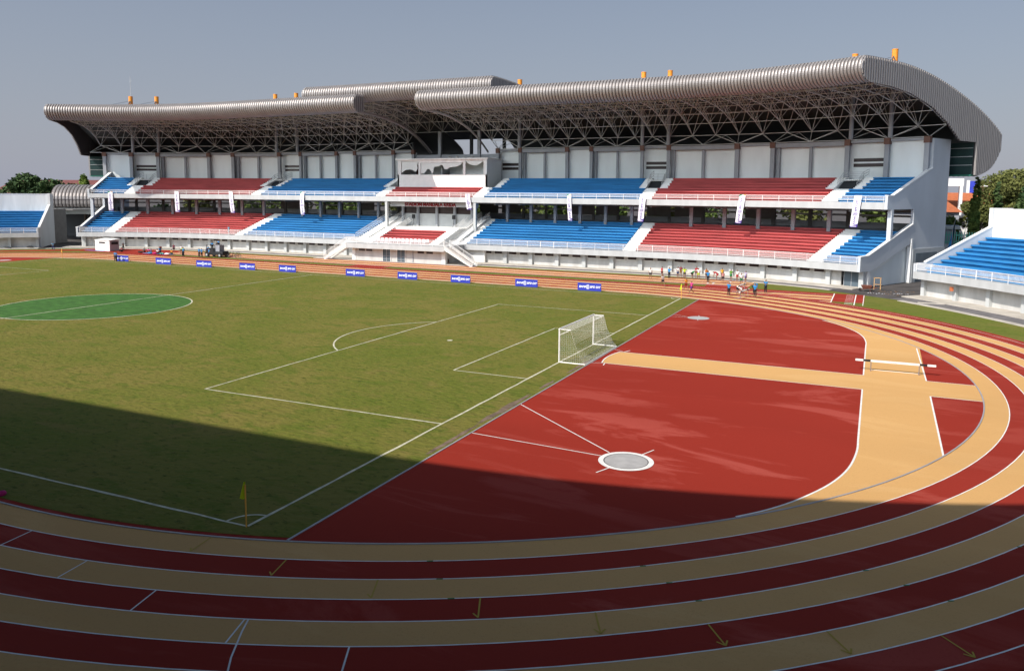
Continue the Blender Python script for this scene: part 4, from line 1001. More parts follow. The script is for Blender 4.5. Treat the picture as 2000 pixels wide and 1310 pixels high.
# ================================================================ people
def skin_mesh(name,verts,edges,rad,m,sub=1):
    me=bpy.data.meshes.new(name); me.from_pydata(verts,edges,[]); o=bpy.data.objects.new(name,me); col.objects.link(o)
    md=o.modifiers.new('s','SKIN'); sv=me.skin_vertices[0].data
    for i,r in enumerate(rad): sv[i].radius=(r if isinstance(r,tuple) else (r,r)); 
    sv[0].use_root=True
    if sub: u=o.modifiers.new('u','SUBSURF'); u.levels=sub; u.render_levels=sub
    bpy.context.view_layer.update(); dg=bpy.context.evaluated_depsgraph_get()
    me2=bpy.data.meshes.new_from_object(o.evaluated_get(dg)); me2.name=name; me2.polygons.foreach_set('use_smooth',[True]*len(me2.polygons))
    bpy.data.objects.remove(o); me2.materials.clear(); me2.materials.append(m); return me2
def pose(kind):
    # joints of a 1.70 m figure facing -Y, x to its left
    J=dict(pel=(0,0,.93),wai=(0,0,1.08),che=(0,-.01,1.28),nek=(0,0,1.46),hea=(0,-.015,1.56),top=(0,-.01,1.68),
      hl=(.09,0,.90),kl=(.10,-.03,.49),al=(.11,0,.09),tl=(.12,-.15,.035),hr=(-.09,0,.90),kr=(-.11,-.02,.49),ar=(-.12,.01,.09),tr=(-.14,-.13,.035),
      sl=(.18,0,1.40),el=(.23,.02,1.13),wl=(.23,-.08,.90),sr=(-.18,0,1.40),er=(-.23,.03,1.13),wr=(-.24,-.06,.90))
    if kind=='hips': J.update(el=(.36,.06,1.17),wl=(.17,-.08,1.02),er=(-.36,.06,1.17),wr=(-.17,-.08,1.02))
    if kind=='fold': J.update(el=(.25,-.02,1.15),wl=(-.02,-.20,1.18),er=(-.25,-.02,1.15),wr=(.03,-.22,1.14))
    if kind=='walk': J.update(kl=(.09,-.24,.52),al=(.09,-.30,.12),tl=(.09,-.44,.06),kr=(-.09,.10,.50),ar=(-.09,.38,.16),tr=(-.09,.32,.04),wl=(.22,.15,.93),el=(.23,.13,1.14),er=(-.24,-.10,1.15),wr=(-.20,-.30,1.05))
    if kind=='point': J.update(er=(-.40,-.06,1.28),wr=(-.62,-.12,1.22))
    if kind=='bend':
        J.update(pel=(0,.10,.88),wai=(0,.02,1.02),che=(0,-.20,1.12),nek=(0,-.38,1.16),hea=(0,-.48,1.14),top=(0,-.60,1.11),hl=(.09,.10,.86),hr=(-.09,.10,.86),sl=(.18,-.33,1.14),sr=(-.18,-.33,1.14),el=(.22,-.36,.88),er=(-.22,-.36,.88),wl=(.18,-.40,.62),wr=(-.18,-.40,.62))
    if kind=='down':
        J.update(pel=(0,.22,.82),wai=(0,.08,.92),che=(0,-.16,.86),nek=(0,-.36,.74),hea=(0,-.46,.68),top=(0,-.56,.62),hl=(.09,.22,.80),hr=(-.09,.22,.80),kl=(.12,.02,.46),kr=(-.12,.16,.44),al=(.12,.16,.09),tl=(.12,.02,.03),ar=(-.12,.30,.09),tr=(-.12,.16,.03),sl=(.18,-.30,.76),sr=(-.18,-.30,.76),el=(.20,-.36,.50),er=(-.20,-.36,.50),wl=(.16,-.42,.24),wr=(-.16,-.42,.24))
    if kind=='sit':
        J.update(pel=(0,0,.12),wai=(0,.01,.28),che=(0,-.02,.48),nek=(0,-.03,.66),hea=(0,-.05,.76),top=(0,-.05,.88),hl=(.09,0,.12),hr=(-.09,0,.12),kl=(.14,-.36,.38),kr=(-.14,-.36,.38),al=(.12,-.52,.07),tl=(.12,-.66,.03),ar=(-.12,-.52,.07),tr=(-.12,-.66,.03),sl=(.18,-.03,.60),sr=(-.18,-.03,.60),el=(.24,-.14,.38),er=(-.24,-.14,.38),wl=(.14,-.34,.38),wr=(-.14,-.34,.38))
    return J
SKIN=mat('brown_skin',(.23,.12,.075),rough=.6); HAIR=mat('black_hair',(.015,.012,.012),rough=.6)
POSES={}
def lerp(a,b,t): return tuple(a[i]+(b[i]-a[i])*t for i in range(3))
def build_pose(kind,legs):
    if (kind,legs) in POSES: return POSES[(kind,legs)]
    J=pose(kind)
    names=['pel','wai','che','nek','hea','top','hl','kl','al','tl','hr','kr','ar','tr','sl','el','wl','sr','er','wr']
    rad=dict(pel=(.13,.10),wai=(.12,.085),che=(.14,.10),nek=.055,hea=(.078,.095),top=(.06,.075),hl=.085,kl=.055,al=.038,tl=.04,hr=.085,kr=.055,ar=.038,tr=.04,sl=.055,el=.04,wl=.028,sr=.055,er=.04,wr=.028)
    V=[J[n] for n in names]; ix={n:i for i,n in enumerate(names)}; Rr=[rad[n] for n in names]
    E=[(ix[a],ix[b]) for a,b in (('pel','wai'),('wai','che'),('che','nek'),('nek','hea'),('hea','top'),('pel','hl'),('hl','kl'),('kl','al'),('al','tl'),('pel','hr'),('hr','kr'),('kr','ar'),('ar','tr'),('che','sl'),('sl','el'),('el','wl'),('che','sr'),('sr','er'),('er','wr'))]
    # hands: palm and five fingers each
    for w_,e_,sx in (('wl','el',1),('wr','er',-1)):
        d=(Vector(J[w_])-Vector(J[e_])).normalized(); side=d.cross(Vector((1,0,0)));
        if side.length<.1: side=Vector((0,1,0))
        side.normalize(); palm=Vector(J[w_])+d*.075; pi=len(V); V.append(tuple(palm)); Rr.append((.03,.016)); E.append((ix[w_],pi))
        for q,(o,l) in enumerate(((-.028,.065),(-.01,.08),(.01,.075),(.028,.058))):
            a=palm+side*o+d*.02; b=a+d*l+Vector((-sx*.02,0,0)); V.append(tuple(a)); Rr.append(.009); V.append(tuple(b)); Rr.append(.007); E+= [(pi,len(V)-2),(len(V)-2,len(V)-1)]
        a=Vector(J[w_])+d*.03-side*.035; b=a+d*.05-side*.012; V.append(tuple(a)); Rr.append(.01); V.append(tuple(b)); Rr.append(.008); E+=[(pi,len(V)-2),(len(V)-2,len(V)-1)]
    # nose and ears
    h=Vector(J['hea']); f=Vector((0,-1,0)) if kind not in('bend','down') else Vector((0,-.35,-.93))
    body=skin_mesh('body',V,E,Rr,SKIN,1)
    def sub(nm,pts,edges,r,m='x'): return skin_mesh(nm,pts,edges,r,HAIR,1)
    sh=sub('shirt',[J['wai'],lerp(J['pel'],J['wai'],.25),J['che'],lerp(J['che'],J['nek'],.75),J['sl'],lerp(J['sl'],J['el'],.75),J['sr'],lerp(J['sr'],J['er'],.75)],[(0,1),(0,2),(2,3),(2,4),(4,5),(2,6),(6,7)],[(.14,.105),(.15,.115),(.16,.115),.068,.078,.062,.078,.062])
    if legs=='long': L=.93
    else: L=.0
    P=[lerp(J['pel'],J['wai'],.2),J['hl'],J['kl'],J['hr'],J['kr']]; Rl=[(.145,.11),.10,.072,.10,.072]; Ed=[(0,1),(1,2),(0,3),(3,4)]
    if legs=='long': P+= [lerp(J['kl'],J['al'],.93),lerp(J['kr'],J['ar'],.93)]; Rl+=[.06,.06]; Ed+=[(2,5),(4,6)]
    else: P[2]=lerp(J['hl'],J['kl'],.62); P[4]=lerp(J['hr'],J['kr'],.62); Rl[2]=.092; Rl[4]=.092
    pa=sub('trousers' if legs=='long' else 'shorts',P,Ed,Rl)
    hr=sub('hair',[lerp(J['hea'],J['top'],.55),lerp(J['hea'],J['top'],1.02)],[(0,1)],[(.088,.103),(.062,.075)])
    for v in hr.vertices: v.co.y+=.014
    POSES[(kind,legs)]=(body,sh,pa,hr); return POSES[(kind,legs)]
CM={}
def cm(c):
    if c not in CM: CM[c]=mat('cloth_%d'%len(CM),c,rough=.85)
    return CM[c]
def person(x,y,rz,kind,legs,shirt,bottom,lab,grp=None,z=0,sc=1.0,hair=(.015,.012,.012)):
    b,s,p,h=build_pose(kind,legs)
    r=empty('person',(x,y,z),rz); r.scale=(sc,)*3; tag(r,lab,'person',grp)
    o=bpy.data.objects.new('body',b); col.objects.link(o); o.parent=r
    for me,c,n in ((s,shirt,'shirt'),(p,bottom,'trousers' if legs=='long' else 'shorts'),(h,hair,'hair')):
        o=bpy.data.objects.new(n,me); col.objects.link(o); o.parent=r; o.material_slots[0].link='OBJECT'; o.material_slots[0].material=cm(c)
BL=(.02,.22,.50); BK=(.015,.016,.022); WH=(.72,.70,.68); RD=(.48,.02,.03); YG=(.45,.62,.02); OR=(.70,.24,.02); GN=(.01,.22,.07); NV=(.03,.05,.15); PK=(.60,.06,.25); LB=(.16,.42,.62)
G1='runners waiting on the far track'; G2='officials in blue shirts'
# right hand group (ground positions measured)
PR=[(-8.4,51.9,.3,'stand','short',WH,BK,'runner in a white vest and black shorts, leftmost of the group on the far track',G1),
(-7.4,54.4,2.2,'stand','short',RD,(.12,.01,.02),'runner in a red top second from the left of the far group',G1),
(-6.2,53.8,2.8,'point','long',BL,BK,'official in a blue shirt holding one arm out beside the waiting runners',G2),
(-5.3,55.2,-.5,'fold','short',WH,NV,'runner in a white vest and navy shorts beside the yellow green shirt',G1),
(-5.2,56.6,0,'fold','short',(.22,.02,.03),(.25,.12,.03),'runner with maroon vest and brown shorts behind the others',G1),
(-4.2,54.6,.4,'hips','short',YG,BK,'runner in a bright yellow green shirt and black shorts',G1),
(-3.2,55.1,1.2,'bend','short',GN,BK,'runner in green and white leaning forward beside the dark red vest',G1),
(-3.0,56.9,.4,'stand','short',(.40,.015,.03),(.25,.01,.02),'runner in a dark red vest standing behind the green one',G1),
(-2.3,54.9,.2,'hips','short',WH,YG,'runner in a white vest and yellow shorts with hands on hips',G1),
(-1.2,54.9,1.0,'fold','short',OR,BK,'runner in an orange vest half hidden behind a blue shirted official',G1),
(-.3,51.5,2.9,'stand','long',BL,BK,'official in a blue shirt seen from behind in the middle of the runners',G2),
(.1,55.6,-1.2,'bend','short',RD,RD,'runner all in red bending over with a white number on the back',G1),
(.7,56.4,.6,'stand','short',(.75,.40,.03),(.12,.07,.02),'runner in a yellow orange vest standing upright near the middle',G1),
(1.5,52.6,.2,'stand','short',(.45,.18,.17),BK,'small runner in a pinkish vest and black shorts closer to the track',G1),
(2.1,55.3,2.7,'fold','short',(.10,.25,.03),GN,'runner in a green vest with folded arms right of the yellow vest',G1),
(3.0,55.1,-.6,'hips','short',WH,RD,'runner in a white shirt and red shorts near the right end of the group',G1),
(4.2,50.8,.5,'hips','short',WH,GN,'runner in a white vest and green shorts at the right front of the group',G1),
(4.3,54.0,-.8,'point','short',(.42,.40,.55),(.10,.06,.25),'runner in pale purple with one arm reaching to the right',G1),
(-4.6,43.9,.8,'walk','short',(.55,.50,.48),BK,'runner in a grey vest and black shorts jogging alone across the lanes',G1),
(-1.0,41.3,.9,'walk','short',OR,(.30,.03,.02),'jogging runner in orange just behind the far corner flag',G1),
(.3,38.4,-.9,'walk','short',PK,(.10,.03,.20),'jogging runner in a pink top right of the far corner flag',G1),
(4.6,39.0,2.9,'stand','long',BL,BK,'official in blue standing alone on the lanes left of the bending person',G2),
(5.5,41.0,1.4,'down','short',WH,BK,'person in white bending right down to a barrier on the track',None),
(6.9,43.2,2.4,'bend','long',BL,BK,'official in blue leaning over the barriers',G2),
(7.6,39.1,2.9,'stand','long',BL,BK,'official in blue with back turned, right of the barriers and nearest the infield',G2),
(8.2,43.9,-.5,'fold','long',BL,BK,'official in blue holding papers at the edge of the grass, rightmost of the group',G2)]
for a in PR: person(*a[:9],sc=1.0 if 'small' not in a[7] else .9)
G3='people by the vehicle on the far left runway'
PL=[(-93.4,34.7,.4,'stand','long',BL,BK,'person in a blue shirt in front of the leftmost advertising board, left of two',G3),(-92.6,34.3,-.3,'fold','long',(.05,.12,.35),BK,'person in a darker blue shirt in front of the leftmost advertising board, right of two',G3),
(-122.3,44.3,1.2,'walk','long',LB,NV,'lone person in light blue walking below the dark gateway',None),
(-95.4,45.2,1.3,'walk','long',BL,BK,'person in blue walking on the lanes towards the left',G3),
(-91.2,46.5,.2,'stand','long',BL,BK,'person in blue standing with arms down left of the vehicle',G3),
(-92.2,47.3,.5,'hips','long',YG,BK,'person with a yellow green vest partly hidden behind a blue shirt left of the vehicle',G3),
(-88.0,47.0,0,'hips','long',BL,BK,'first from the left of three people in blue huddled in front of the vehicle',G3),(-87.0,46.6,.3,'hips','long',BL,BK,'middle one of three people in blue huddled in front of the vehicle',G3),(-85.9,47.2,-.2,'stand','long',BL,BK,'rightmost of three people in blue huddled in front of the vehicle',G3),
(-99.2,51.6,.5,'stand','short',(.15,.02,.05),BK,'athlete in maroon standing among those seated on the runway',G3),(-101.5,50.6,.8,'bend','long',(.20,.015,.03),(.15,.02,.03),'person in dark red bending over among those seated on the runway',G3),
(-105.3,50.3,.2,'sit','short',(.10,.11,.14),BK,'person in dark clothes sitting, leftmost of the row on the runway',G3),(-103.7,49.9,.4,'sit','short',PK,BK,'person with a pink top sitting on the runway',G3),(-102.0,49.0,-.2,'sit','short',(.05,.10,.20),WH,'person in navy sitting with pale shorts on the runway',G3),
(-100.6,49.2,.3,'sit','short',WH,RD,'person in white sitting with red shorts on the runway',G3),(-97.5,49.6,0,'sit','short',OR,(.05,.3,.12),'person in orange sitting with green shorts on the runway',G3),(-96.0,50.4,.4,'stand','short',WH,BK,'small figure in white standing behind the seated athletes',G3)]
for a in PL: person(*a)
x,y,_=F(-43.6,1.0,0); person(x,y,0,'stand','long',(.18,.30,.42),NV,'spectator in pale blue standing behind the lower railing of the left red block',None,z=3.02)
person(-45.9,58.6,.6,'fold','long',BK,BK,'person in black standing in the shade beside the right platform stair'); person(-44.7,58.7,-.6,'sit','long',BK,(.45,.22,.15),'person with a white cap sitting in the shade under the right platform stair',hair=(.7,.7,.7))
# ---------------- little open vehicle with people on it
v=empty('utility_vehicle',(-86.6,49.6,0)); tag(v,'dark open utility vehicle parked on the far runway with people perched on top','vehicle')
def vb(n,fn,par=v): g=MB(); fn(g); return fixn(g.build(n,par))
bod=vb('chassis',lambda g:(g.box(-88.6,-84.4,48.8,50.4,.35,.75,'black'),g.box(-88.4,-86.6,48.9,50.3,.75,1.5,'black'),g.box(-86.5,-84.5,48.9,50.3,.75,1.0,'dark')))
vb('roll_frame',lambda g:[g.bar((x,y,.7),(x,y,2.1),.05,'black') for x in (-88.2,-86.4) for y in (48.9,50.3)]+[g.bar((-88.2,y,2.1),(-86.4,y,2.1),.05,'black') for y in (48.9,50.3)])
for x in (-88.0,-85.0):
    for y in (48.75,50.35):
        o=vb('wheel',lambda g:g.bar((x,y-.12,.38),(x,y+.12,.38),.38,'black',16))
        vb('rim',lambda g:g.bar((x,y-.14,.38),(x,y+.14,.38),.2,'rail_grey',12),o)
for x,y,z,rz,l in ((-88.2,49.3,.98,0,'person in blue sitting lowest on the left of the utility vehicle'),(-87.6,49.6,1.75,.3,'person in blue sitting halfway up on the utility vehicle'),(-85.9,49.5,2.15,-.2,'person in blue perched highest on top of the utility vehicle')): person(x,y,rz,'sit','long',BL,BK if z>1 else NV,l,G3,z=z)
vb('seat_back',lambda g:g.box(-86.4,-85.4,49.1,50.2,1.0,2.12,'house_grey'))
# bicycles
def bike(x,y,rz,lab):
    r=empty('bicycle',(x,y,0),rz); tag(r,lab,'bicycle','bicycles beside the utility vehicle')
    for wx in (-.52,.52):
        g=MB()
        for i in range(14):
            a=2*PI*i/14; b=2*PI*(i+1)/14; g.bar((wx+.33*math.cos(a),0,.34+.33*math.sin(a)),(wx+.33*math.cos(b),0,.34+.33*math.sin(b)),.035,'black',4,cap=False)
        for i in range(5): a=PI*i/5; g.bar((wx+.32*math.cos(a),0,.34+.32*math.sin(a)),(wx-.32*math.cos(a),0,.34-.32*math.sin(a)),.006,'rail_grey',3)
        o=g.build('wheel',None); o.parent=r
    g=MB()
    for a,b in (((-.52,0,.34),(0,0,.30)),((0,0,.30),(.38,0,.82)),((-.15,0,.78),(.38,0,.82)),((-.15,0,.78),(0,0,.30)),((-.15,0,.78),(-.52,0,.34)),((.38,0,.82),(.52,0,.34)),((.38,0,.82),(.36,0,.98)),((-.15,0,.78),(-.17,0,.9))): g.bar(a,b,.022,'black',6)
    o=g.build('frame',None); o.parent=r
    g=MB(); g.bar((.36,-.25,.98),(.36,.25,.98),.018,'black',6); o=g.build('handlebar',None); o.parent=r
    g=MB(); g.bar((-.30,0,.92),(-.05,0,.94),.05,'black',6,.025); o=g.build('saddle',None); o.parent=r
bike(-83.2,49.6,.3,'black bicycle parked directly right of the utility vehicle'); bike(-81.9,49.8,-.15,'black bicycle parked farther right of the utility vehicle')
# bags and mats by the runway
def lump(n,x,y,sx,sy,sz,m,lab,cat,grp=None):
    bm=bmesh.new(); bmesh.ops.create_icosphere(bm,subdivisions=2,radius=1)
    random.seed(int(abs(x*10)))
    for q in bm.verts:
        k=1+random.uniform(-.12,.12); q.co=Vector((q.co.x*sx*k,q.co.y*sy*k,max(-.02,(q.co.z*.5+.48)*sz*k)))
    me=bpy.data.meshes.new(n); bm.to_mesh(me); bm.free(); me.materials.append(M[m]); o=bpy.data.objects.new(n,me); col.objects.link(o); o.location=(x,y,0); tag(o,lab,cat,grp)
GB='sports bags by the seated athletes'
for x,y,m,l in ((-104.6,48.8,'black','black sports bag beside the leftmost seated athlete'),(-101.3,48.0,'seat_blue','blue sports bag in front of the seated athletes'),(-98.9,48.5,'fence_green','green sports bag in front of the standing maroon athlete'),(-97.0,48.1,'print_white','white bag at the right end of the seated row'),(-99.9,47.9,'pink','red bag between the blue and green bags')): lump('sports_bag',x,y,.55,.28,.35,m,l,'bag',GB)
g=MB(); g.box(-103.5,-96.5,48.3,49.3,.02,.05,'seat_blue'); tag(g.build('ground_mat'),'long blue mat under the athletes sitting on the runway','mat')
g=MB(); g.box(-118.5,-113.4,47.9,48.5,.01,.04,'seat_blue'); tag(g.build('ground_mat'),'pale blue strip of mat lying left of the white shed','mat')
lump('sports_bag',*F(-71.0,.6,0)[:2],.5,.3,.3,'pink','maroon bag lying at the wall right of the white shed','bag'); lump('sports_bag',-131.5,46.0,.9,.35,.45,'black','dark bundle at the foot of the left terrace wall','bag'); lump('sports_bag',-134,43.3,.9,.35,.35,'black','second dark bundle farther left at the foot of the left terrace wall','bag')
# ---------------- shed
sh=empty('equipment_shed',(-113.5,49.8,0)); tag(sh,'small white shed with sloping flat roof in front of the left end of the grandstand','shed')
def hb(n,fn,par): g=MB(); fn(g); return fixn(g.build(n,par))
wl=hb('wall',lambda g:(g.box(-116.1,-112.2,48.4,48.5,0,2.0,'white'),g.box(-116.1,-116.0,48.5,50.4,0,2.0,'white'),g.box(-112.3,-112.2,48.5,50.4,0,2.0,'mid'),g.box(-116.0,-112.3,50.4,50.5,0,2.0,'white')),sh)
hb('roof',lambda g:g.add([(-116.2,48.3,2.0),(-112.1,48.3,2.0),(-112.1,50.6,2.25),(-116.2,50.6,2.25),(-116.2,48.3,2.08),(-112.1,48.3,2.08),(-112.1,50.6,2.33),(-116.2,50.6,2.33)],[(3,2,1,0),(4,5,6,7),(0,1,5,4),(1,2,6,5),(2,3,7,6),(3,0,4,7)],'white'),sh)
hb('vent',lambda g:g.box(-115.1,-113.4,48.37,48.39,1.45,1.72,'window'),sh); hb('side_opening',lambda g:g.box(-112.19,-112.15,48.8,50.2,1.25,1.75,'black'),sh)
person(-110.8,50.2,.5,'fold','long',BK,BK,'person in black standing right beside the white shed'); person(-109.6,48.9,.2,'sit','long',(.25,.05,.06),BK,'person sitting on the ground right of the white shed')
# ---------------- white plastic chairs on the platform
g=MB(); g.box(-.22,.22,-.2,.2,.40,.44,'print_white'); c0=g.build('plastic_chair',None)
ch=empty('plastic_chair'); c0.name='seat'; c0.parent=ch
g=MB(); g.box(-.22,.22,.18,.22,.44,.86,'print_white'); o=g.build('backrest',None); o.parent=ch
for x in (-.2,.2):
    for y in (-.18,.18): g=MB(); g.box(x-.02,x+.02,y-.02,y+.02,0,.40,'print_white'); o=g.build('leg',None); o.parent=ch
ordn=['first','second','third','fourth','fifth','sixth','seventh','eighth','ninth','tenth','eleventh','twelfth','thirteenth','fourteenth']
first=True
for row,(d,z) in enumerate(((-3.9,3.0),(-2.9,3.0))):
    for i in range(14):
        c=ch if first else copy_tree(ch); first=False
        c.location=F(-6.7+i*.83,d,z); tag(c,ordn[i]+' white plastic chair from the left in the %s row on the central platform'%('front' if row==0 else 'back'),'chair','white plastic chairs on the platform')
def speaker(s,lab):
    r=empty('loudspeaker',F(s,9.2,5.4)); tag(r,lab,'loudspeaker','loudspeakers on the stage')
    x,y,z=F(s,9.2,5.4)
    hb('cabinet',lambda g:g.box(x-.25,x+.25,y-.2,y+.2,z+1.45,z+2.2,'black'),r)
    hb('tripod',lambda g:(g.bar((x,y,z+.3),(x,y,z+1.45),.03,'black'),[g.bar((x,y,z+.75),(x+.45*math.cos(a),y+.45*math.sin(a),z),.02,'black') for a in (.5,2.6,4.7)]),r)
speaker(-6.2,'black loudspeaker on a tripod at the left of the stage'); speaker(2.4,'black loudspeaker at the right of the stage')
# ---------------- odds and ends at the right corner
wb=empty('wheelbarrow',(19.6,52.2,0)); tag(wb,'rusty red wheelbarrow by the edge of the asphalt','wheelbarrow')
hb('tray',lambda g:g.add([(19.0,51.9,.35),(19.9,51.9,.35),(19.9,52.5,.35),(19.0,52.5,.35),(18.8,51.75,.75),(20.1,51.75,.75),(20.1,52.65,.75),(18.8,52.65,.75)],[(0,1,2,3),(0,1,5,4),(1,2,6,5),(2,3,7,6),(3,0,4,7)],'brick'),wb)
hb('wheel',lambda g:g.bar((18.7,52.15,.2),(18.7,52.25,.2),.2,'black',12),wb)
for y in (51.95,52.45): hb('handle',lambda g:g.bar((18.7,y,.2),(20.7,y,.55),.03,'brick'),wb)
for y in (51.95,52.45): hb('leg',lambda g:g.bar((19.8,y,.4),(19.9,y,0),.03,'brick'),wb)
x,y=19.9,56.8
hd=empty('wooden_trestle',(x,y,0)); tag(hd,'pale wooden trestle leaning at the right corner of the grandstand','trestle')
for dx in (0,.75): hb('upright',lambda g:g.bar((x+dx+.4,y-2,0),(x+dx+.4,y-2,1.55),.05,'tan'),hd)
for zz in (.65,1.5): hb('crosspiece',lambda g:g.bar((x+.3,y-2,zz),(x+1.25,y-2,zz),.05,'tan'),hd)
random.seed(3)
for k,(cx,cy) in enumerate([(20.9,50.4),(22.0,49.9),(23.2,51.0),(21.4,52.6),(25.1,48.0),(24.0,53.5)]):
    bm=bmesh.new()
    for i in range(13):
        a=random.uniform(0,6.28); r=random.uniform(0,1.1); s=random.uniform(.03,.09); mt=Matrix.Translation((cx+r*math.cos(a)*1.4,cy+r*math.sin(a)*.6,s*.5))@Matrix.Rotation(random.uniform(0,3),4,'Z')@Matrix.Diagonal((s*2.4,s,s,1))
        bmesh.ops.create_cube(bm,size=1,matrix=mt)
    me=bpy.data.meshes.new('rubble'); bm.to_mesh(me); bm.free(); me.materials.append(M['soil'] if k%2 else M['kerb']); o=bpy.data.objects.new('rubble',me); col.objects.link(o); o['kind']='stuff'; o['label']='loose pale rubble scattered on the dark asphalt corner'; o['category']='rubble'
# broken kerb slab line and drain cover
g=MB(); g.box(24.9,27.6,43.2,43.6,0,.09,'concrete'); struct(g.build('kerb_strip'))
# pink cloth at the left edge
lump('bundle',-10.75,-35.9,.16,.2,.24,'pink','pink cloth bundle on the inner kerb at the left edge of the picture','cloth')
# feather flags on the road behind the right corner
def feather(x,y,h,m,lab,lean):
    r=empty('feather_flag',(x,y,0)); tag(r,lab,'flag','feather flags behind the corner')
    hb('pole',lambda g:(g.bar((x,y,0),(x,y,h*.8),.04,'rail_grey'),g.bar((x,y,h*.8),(x+lean,y,h),.03,'rail_grey')),r)
    A=[(x,y,h*.25),(x+lean*.2-.9,y,h*.28),(x+lean*.3-.35,y,h*.6),(x+lean,y,h),(x+.05,y,h*.8)]
    hb('flag_cloth',lambda g:g.add(A+[(a,b+.02,c) for a,b,c in A],[(0,1,2,3,4),(9,8,7,6,5),(0,5,6,1),(1,6,7,2),(2,7,8,3)],m),r)
feather(31.2,85,8.7,'seat_blue','blue feather flag just right of the grandstand end wall',.35); feather(32.9,85,8.3,'mid','grey white feather flag in front of the green fence',.3)
fe=empty('picket_fence',(44,88,0)); tag(fe,'pale green picket fence on a low wall behind the right terrace','fence')
hb('pickets',lambda g:[g.box(28+i*.36,28.13+i*.36,88,88.04,4.2,6.3,'fence_green') for i in range(98)],fe); hb('rail',lambda g:g.box(27.8,63.5,88.05,88.12,4.6,4.75,'fence_green'),fe); hb('rail',lambda g:g.box(27.8,63.5,88.05,88.12,5.7,5.85,'fence_green'),fe); hb('base_wall',lambda g:g.box(27.8,63.5,87.95,88.3,0,4.3,'mid'),fe)
# ================================================================ trees
def rs_(s): random.seed(s)
def foliage(name,cx,cy,clumps,n,leaf,m,seed,parent,drop=0):
    rs_(seed); vs=[]; fs=[]
    tot=sum(r[3]*r[4]*r[5] for r in clumps)**1.0
    for (x,y,z,rx,ry,rz) in clumps:
        k=int(n*(rx*ry*rz)/tot)
        for i in range(k):
            while True:
                p=Vector((random.uniform(-1,1),random.uniform(-1,1),random.uniform(-1,1)))
                if .25<p.length<1: break
            p=p.normalized()*(p.length**.45)*random.uniform(.82,1.08)
            q=Vector((x+p.x*rx,y+p.y*ry,z+p.z*rz)); s=leaf*random.uniform(.5,1.3)
            a=Vector((random.gauss(0,1),random.gauss(0,1),random.gauss(0,.7))).normalized(); b=a.cross(Vector((random.gauss(0,1),random.gauss(0,1),random.gauss(0,1)))).normalized()
            o=len(vs); vs+=[q-a*s-b*s*.35,q+a*s*.2-b*s*.6,q+a*s,q+b*s*.6]; fs.append((o,o+1,o+2,o+3))
    me=bpy.data.meshes.new(name); me.from_pydata([tuple(v) for v in vs],[],fs); me.materials.append(M[m]); o=bpy.data.objects.new(name,me); col.objects.link(o); o.parent=parent; o.location=tuple(-c for c in parent.location); return o
def tree(x,y,h,w,m,seed,lab,grp=None,kind='round',n=2600,leaf=.35,name='tree'):
    r=empty(name,(x,y,0)); tag(r,lab,'tree',grp); rs_(seed)
    g=MB(); 
    if kind=='round':
        th=h*.45; g.bar((x,y,0),(x,y,th),h*.028,'bark',8,h*.018); cl=[]
        for i in range(11):
            a=random.uniform(0,6.28); q=random.uniform(.15,.62)*w; zz=h*random.uniform(.48,.86); rr=w*random.uniform(.26,.42)
            cl.append((x+q*math.cos(a),y+q*math.sin(a),zz,rr,rr,rr*.7)); g.bar((x,y,th*.8),(x+q*math.cos(a)*.8,y+q*math.sin(a)*.8,zz-rr*.2),h*.012,'bark',5,h*.004)
        cl.append((x,y,h*.8,w*.45,w*.45,h*.18))
    elif kind=='spire':
        g.bar((x,y,0),(x,y,h*.95),.14,'bark',8,.03); cl=[]; k=13
        for i in range(k):
            t=i/(k-1); rr=w*(1-t*.82)*random.uniform(.8,1.15); cl.append((x+random.uniform(-.2,.2)*w,y+random.uniform(-.2,.2)*w,h*(.10+.86*t),rr,rr,h*.055))
            a=random.uniform(0,6.28); g.bar((x,y,h*(.12+.8*t)),(x+math.cos(a)*rr*.7,y+math.sin(a)*rr*.7,h*(.08+.8*t)),.04,'bark',4)
    g.build('trunk',r); foliage('crown',x,y,cl,n,leaf,m,seed,r)
GR1='tall slender trees behind the right terrace'
tree(34.5,90,14.9,1.6,'leaf_mid',1,'slender pointed tree nearest the grandstand end wall',GR1,'spire',5200,.30)
tree(38.2,95,14.2,1.5,'leaf_dark',2,'second slender tree right of the pointed one',GR1,'spire',4200,.32)
tree(41.9,97,13.6,1.7,'leaf_dark',3,'third slender tree close to the right picture edge',GR1,'spire',4200,.32)
tree(43.5,121,17.6,8.5,'leaf_olive',5,'large olive brown tree rising behind the slender trees','trees behind the right terrace','round',9000,.30)
tree(38.0,117,12.0,4.5,'leaf_olive',6,'smaller olive tree left of the large olive tree','trees behind the right terrace','round',4200,.30)
tree(31.8,100,8.6,3.6,'leaf_mid',7,'low bushy tree beside the pointed slender tree','trees behind the right terrace','round',3600,.28)
tree(37.2,88,7.6,3.0,'leaf_dark',8,'low dark tree behind the green fence','trees behind the right terrace','round',3000,.28)
tree(-207,96,16.2,8.0,'leaf_dark',9,'tall dark rounded tree above the left terrace wall','trees behind the left terrace','round',5200,.55)
tree(-222,90,14.6,10,'leaf_dark',10,'wide dark tree at the far left edge','trees behind the left terrace','round',4200,.6)
tree(-190,92,14.4,8,'leaf_dark',12,'lower dark tree sloping down towards the canopy','trees behind the left terrace','round',4200,.55)
tree(-176,90,13.0,7,'leaf_dark',13,'dark tree directly behind the ribbed barrel canopy','trees behind the left terrace','round',3600,.5)
tree(-155.5,76,15.4,2.2,'leaf_bright',14,'small bright bushy tree rising beside the left end of the grandstand','trees behind the left terrace','round',2600,.3)
tree(-146,90,8.0,6,'leaf_dark',15,'dark tree seen through the gateway under the canopy','trees behind the left terrace','round',2600,.4)
places=['far left','left','left of centre','centre','right of centre','right','far right']
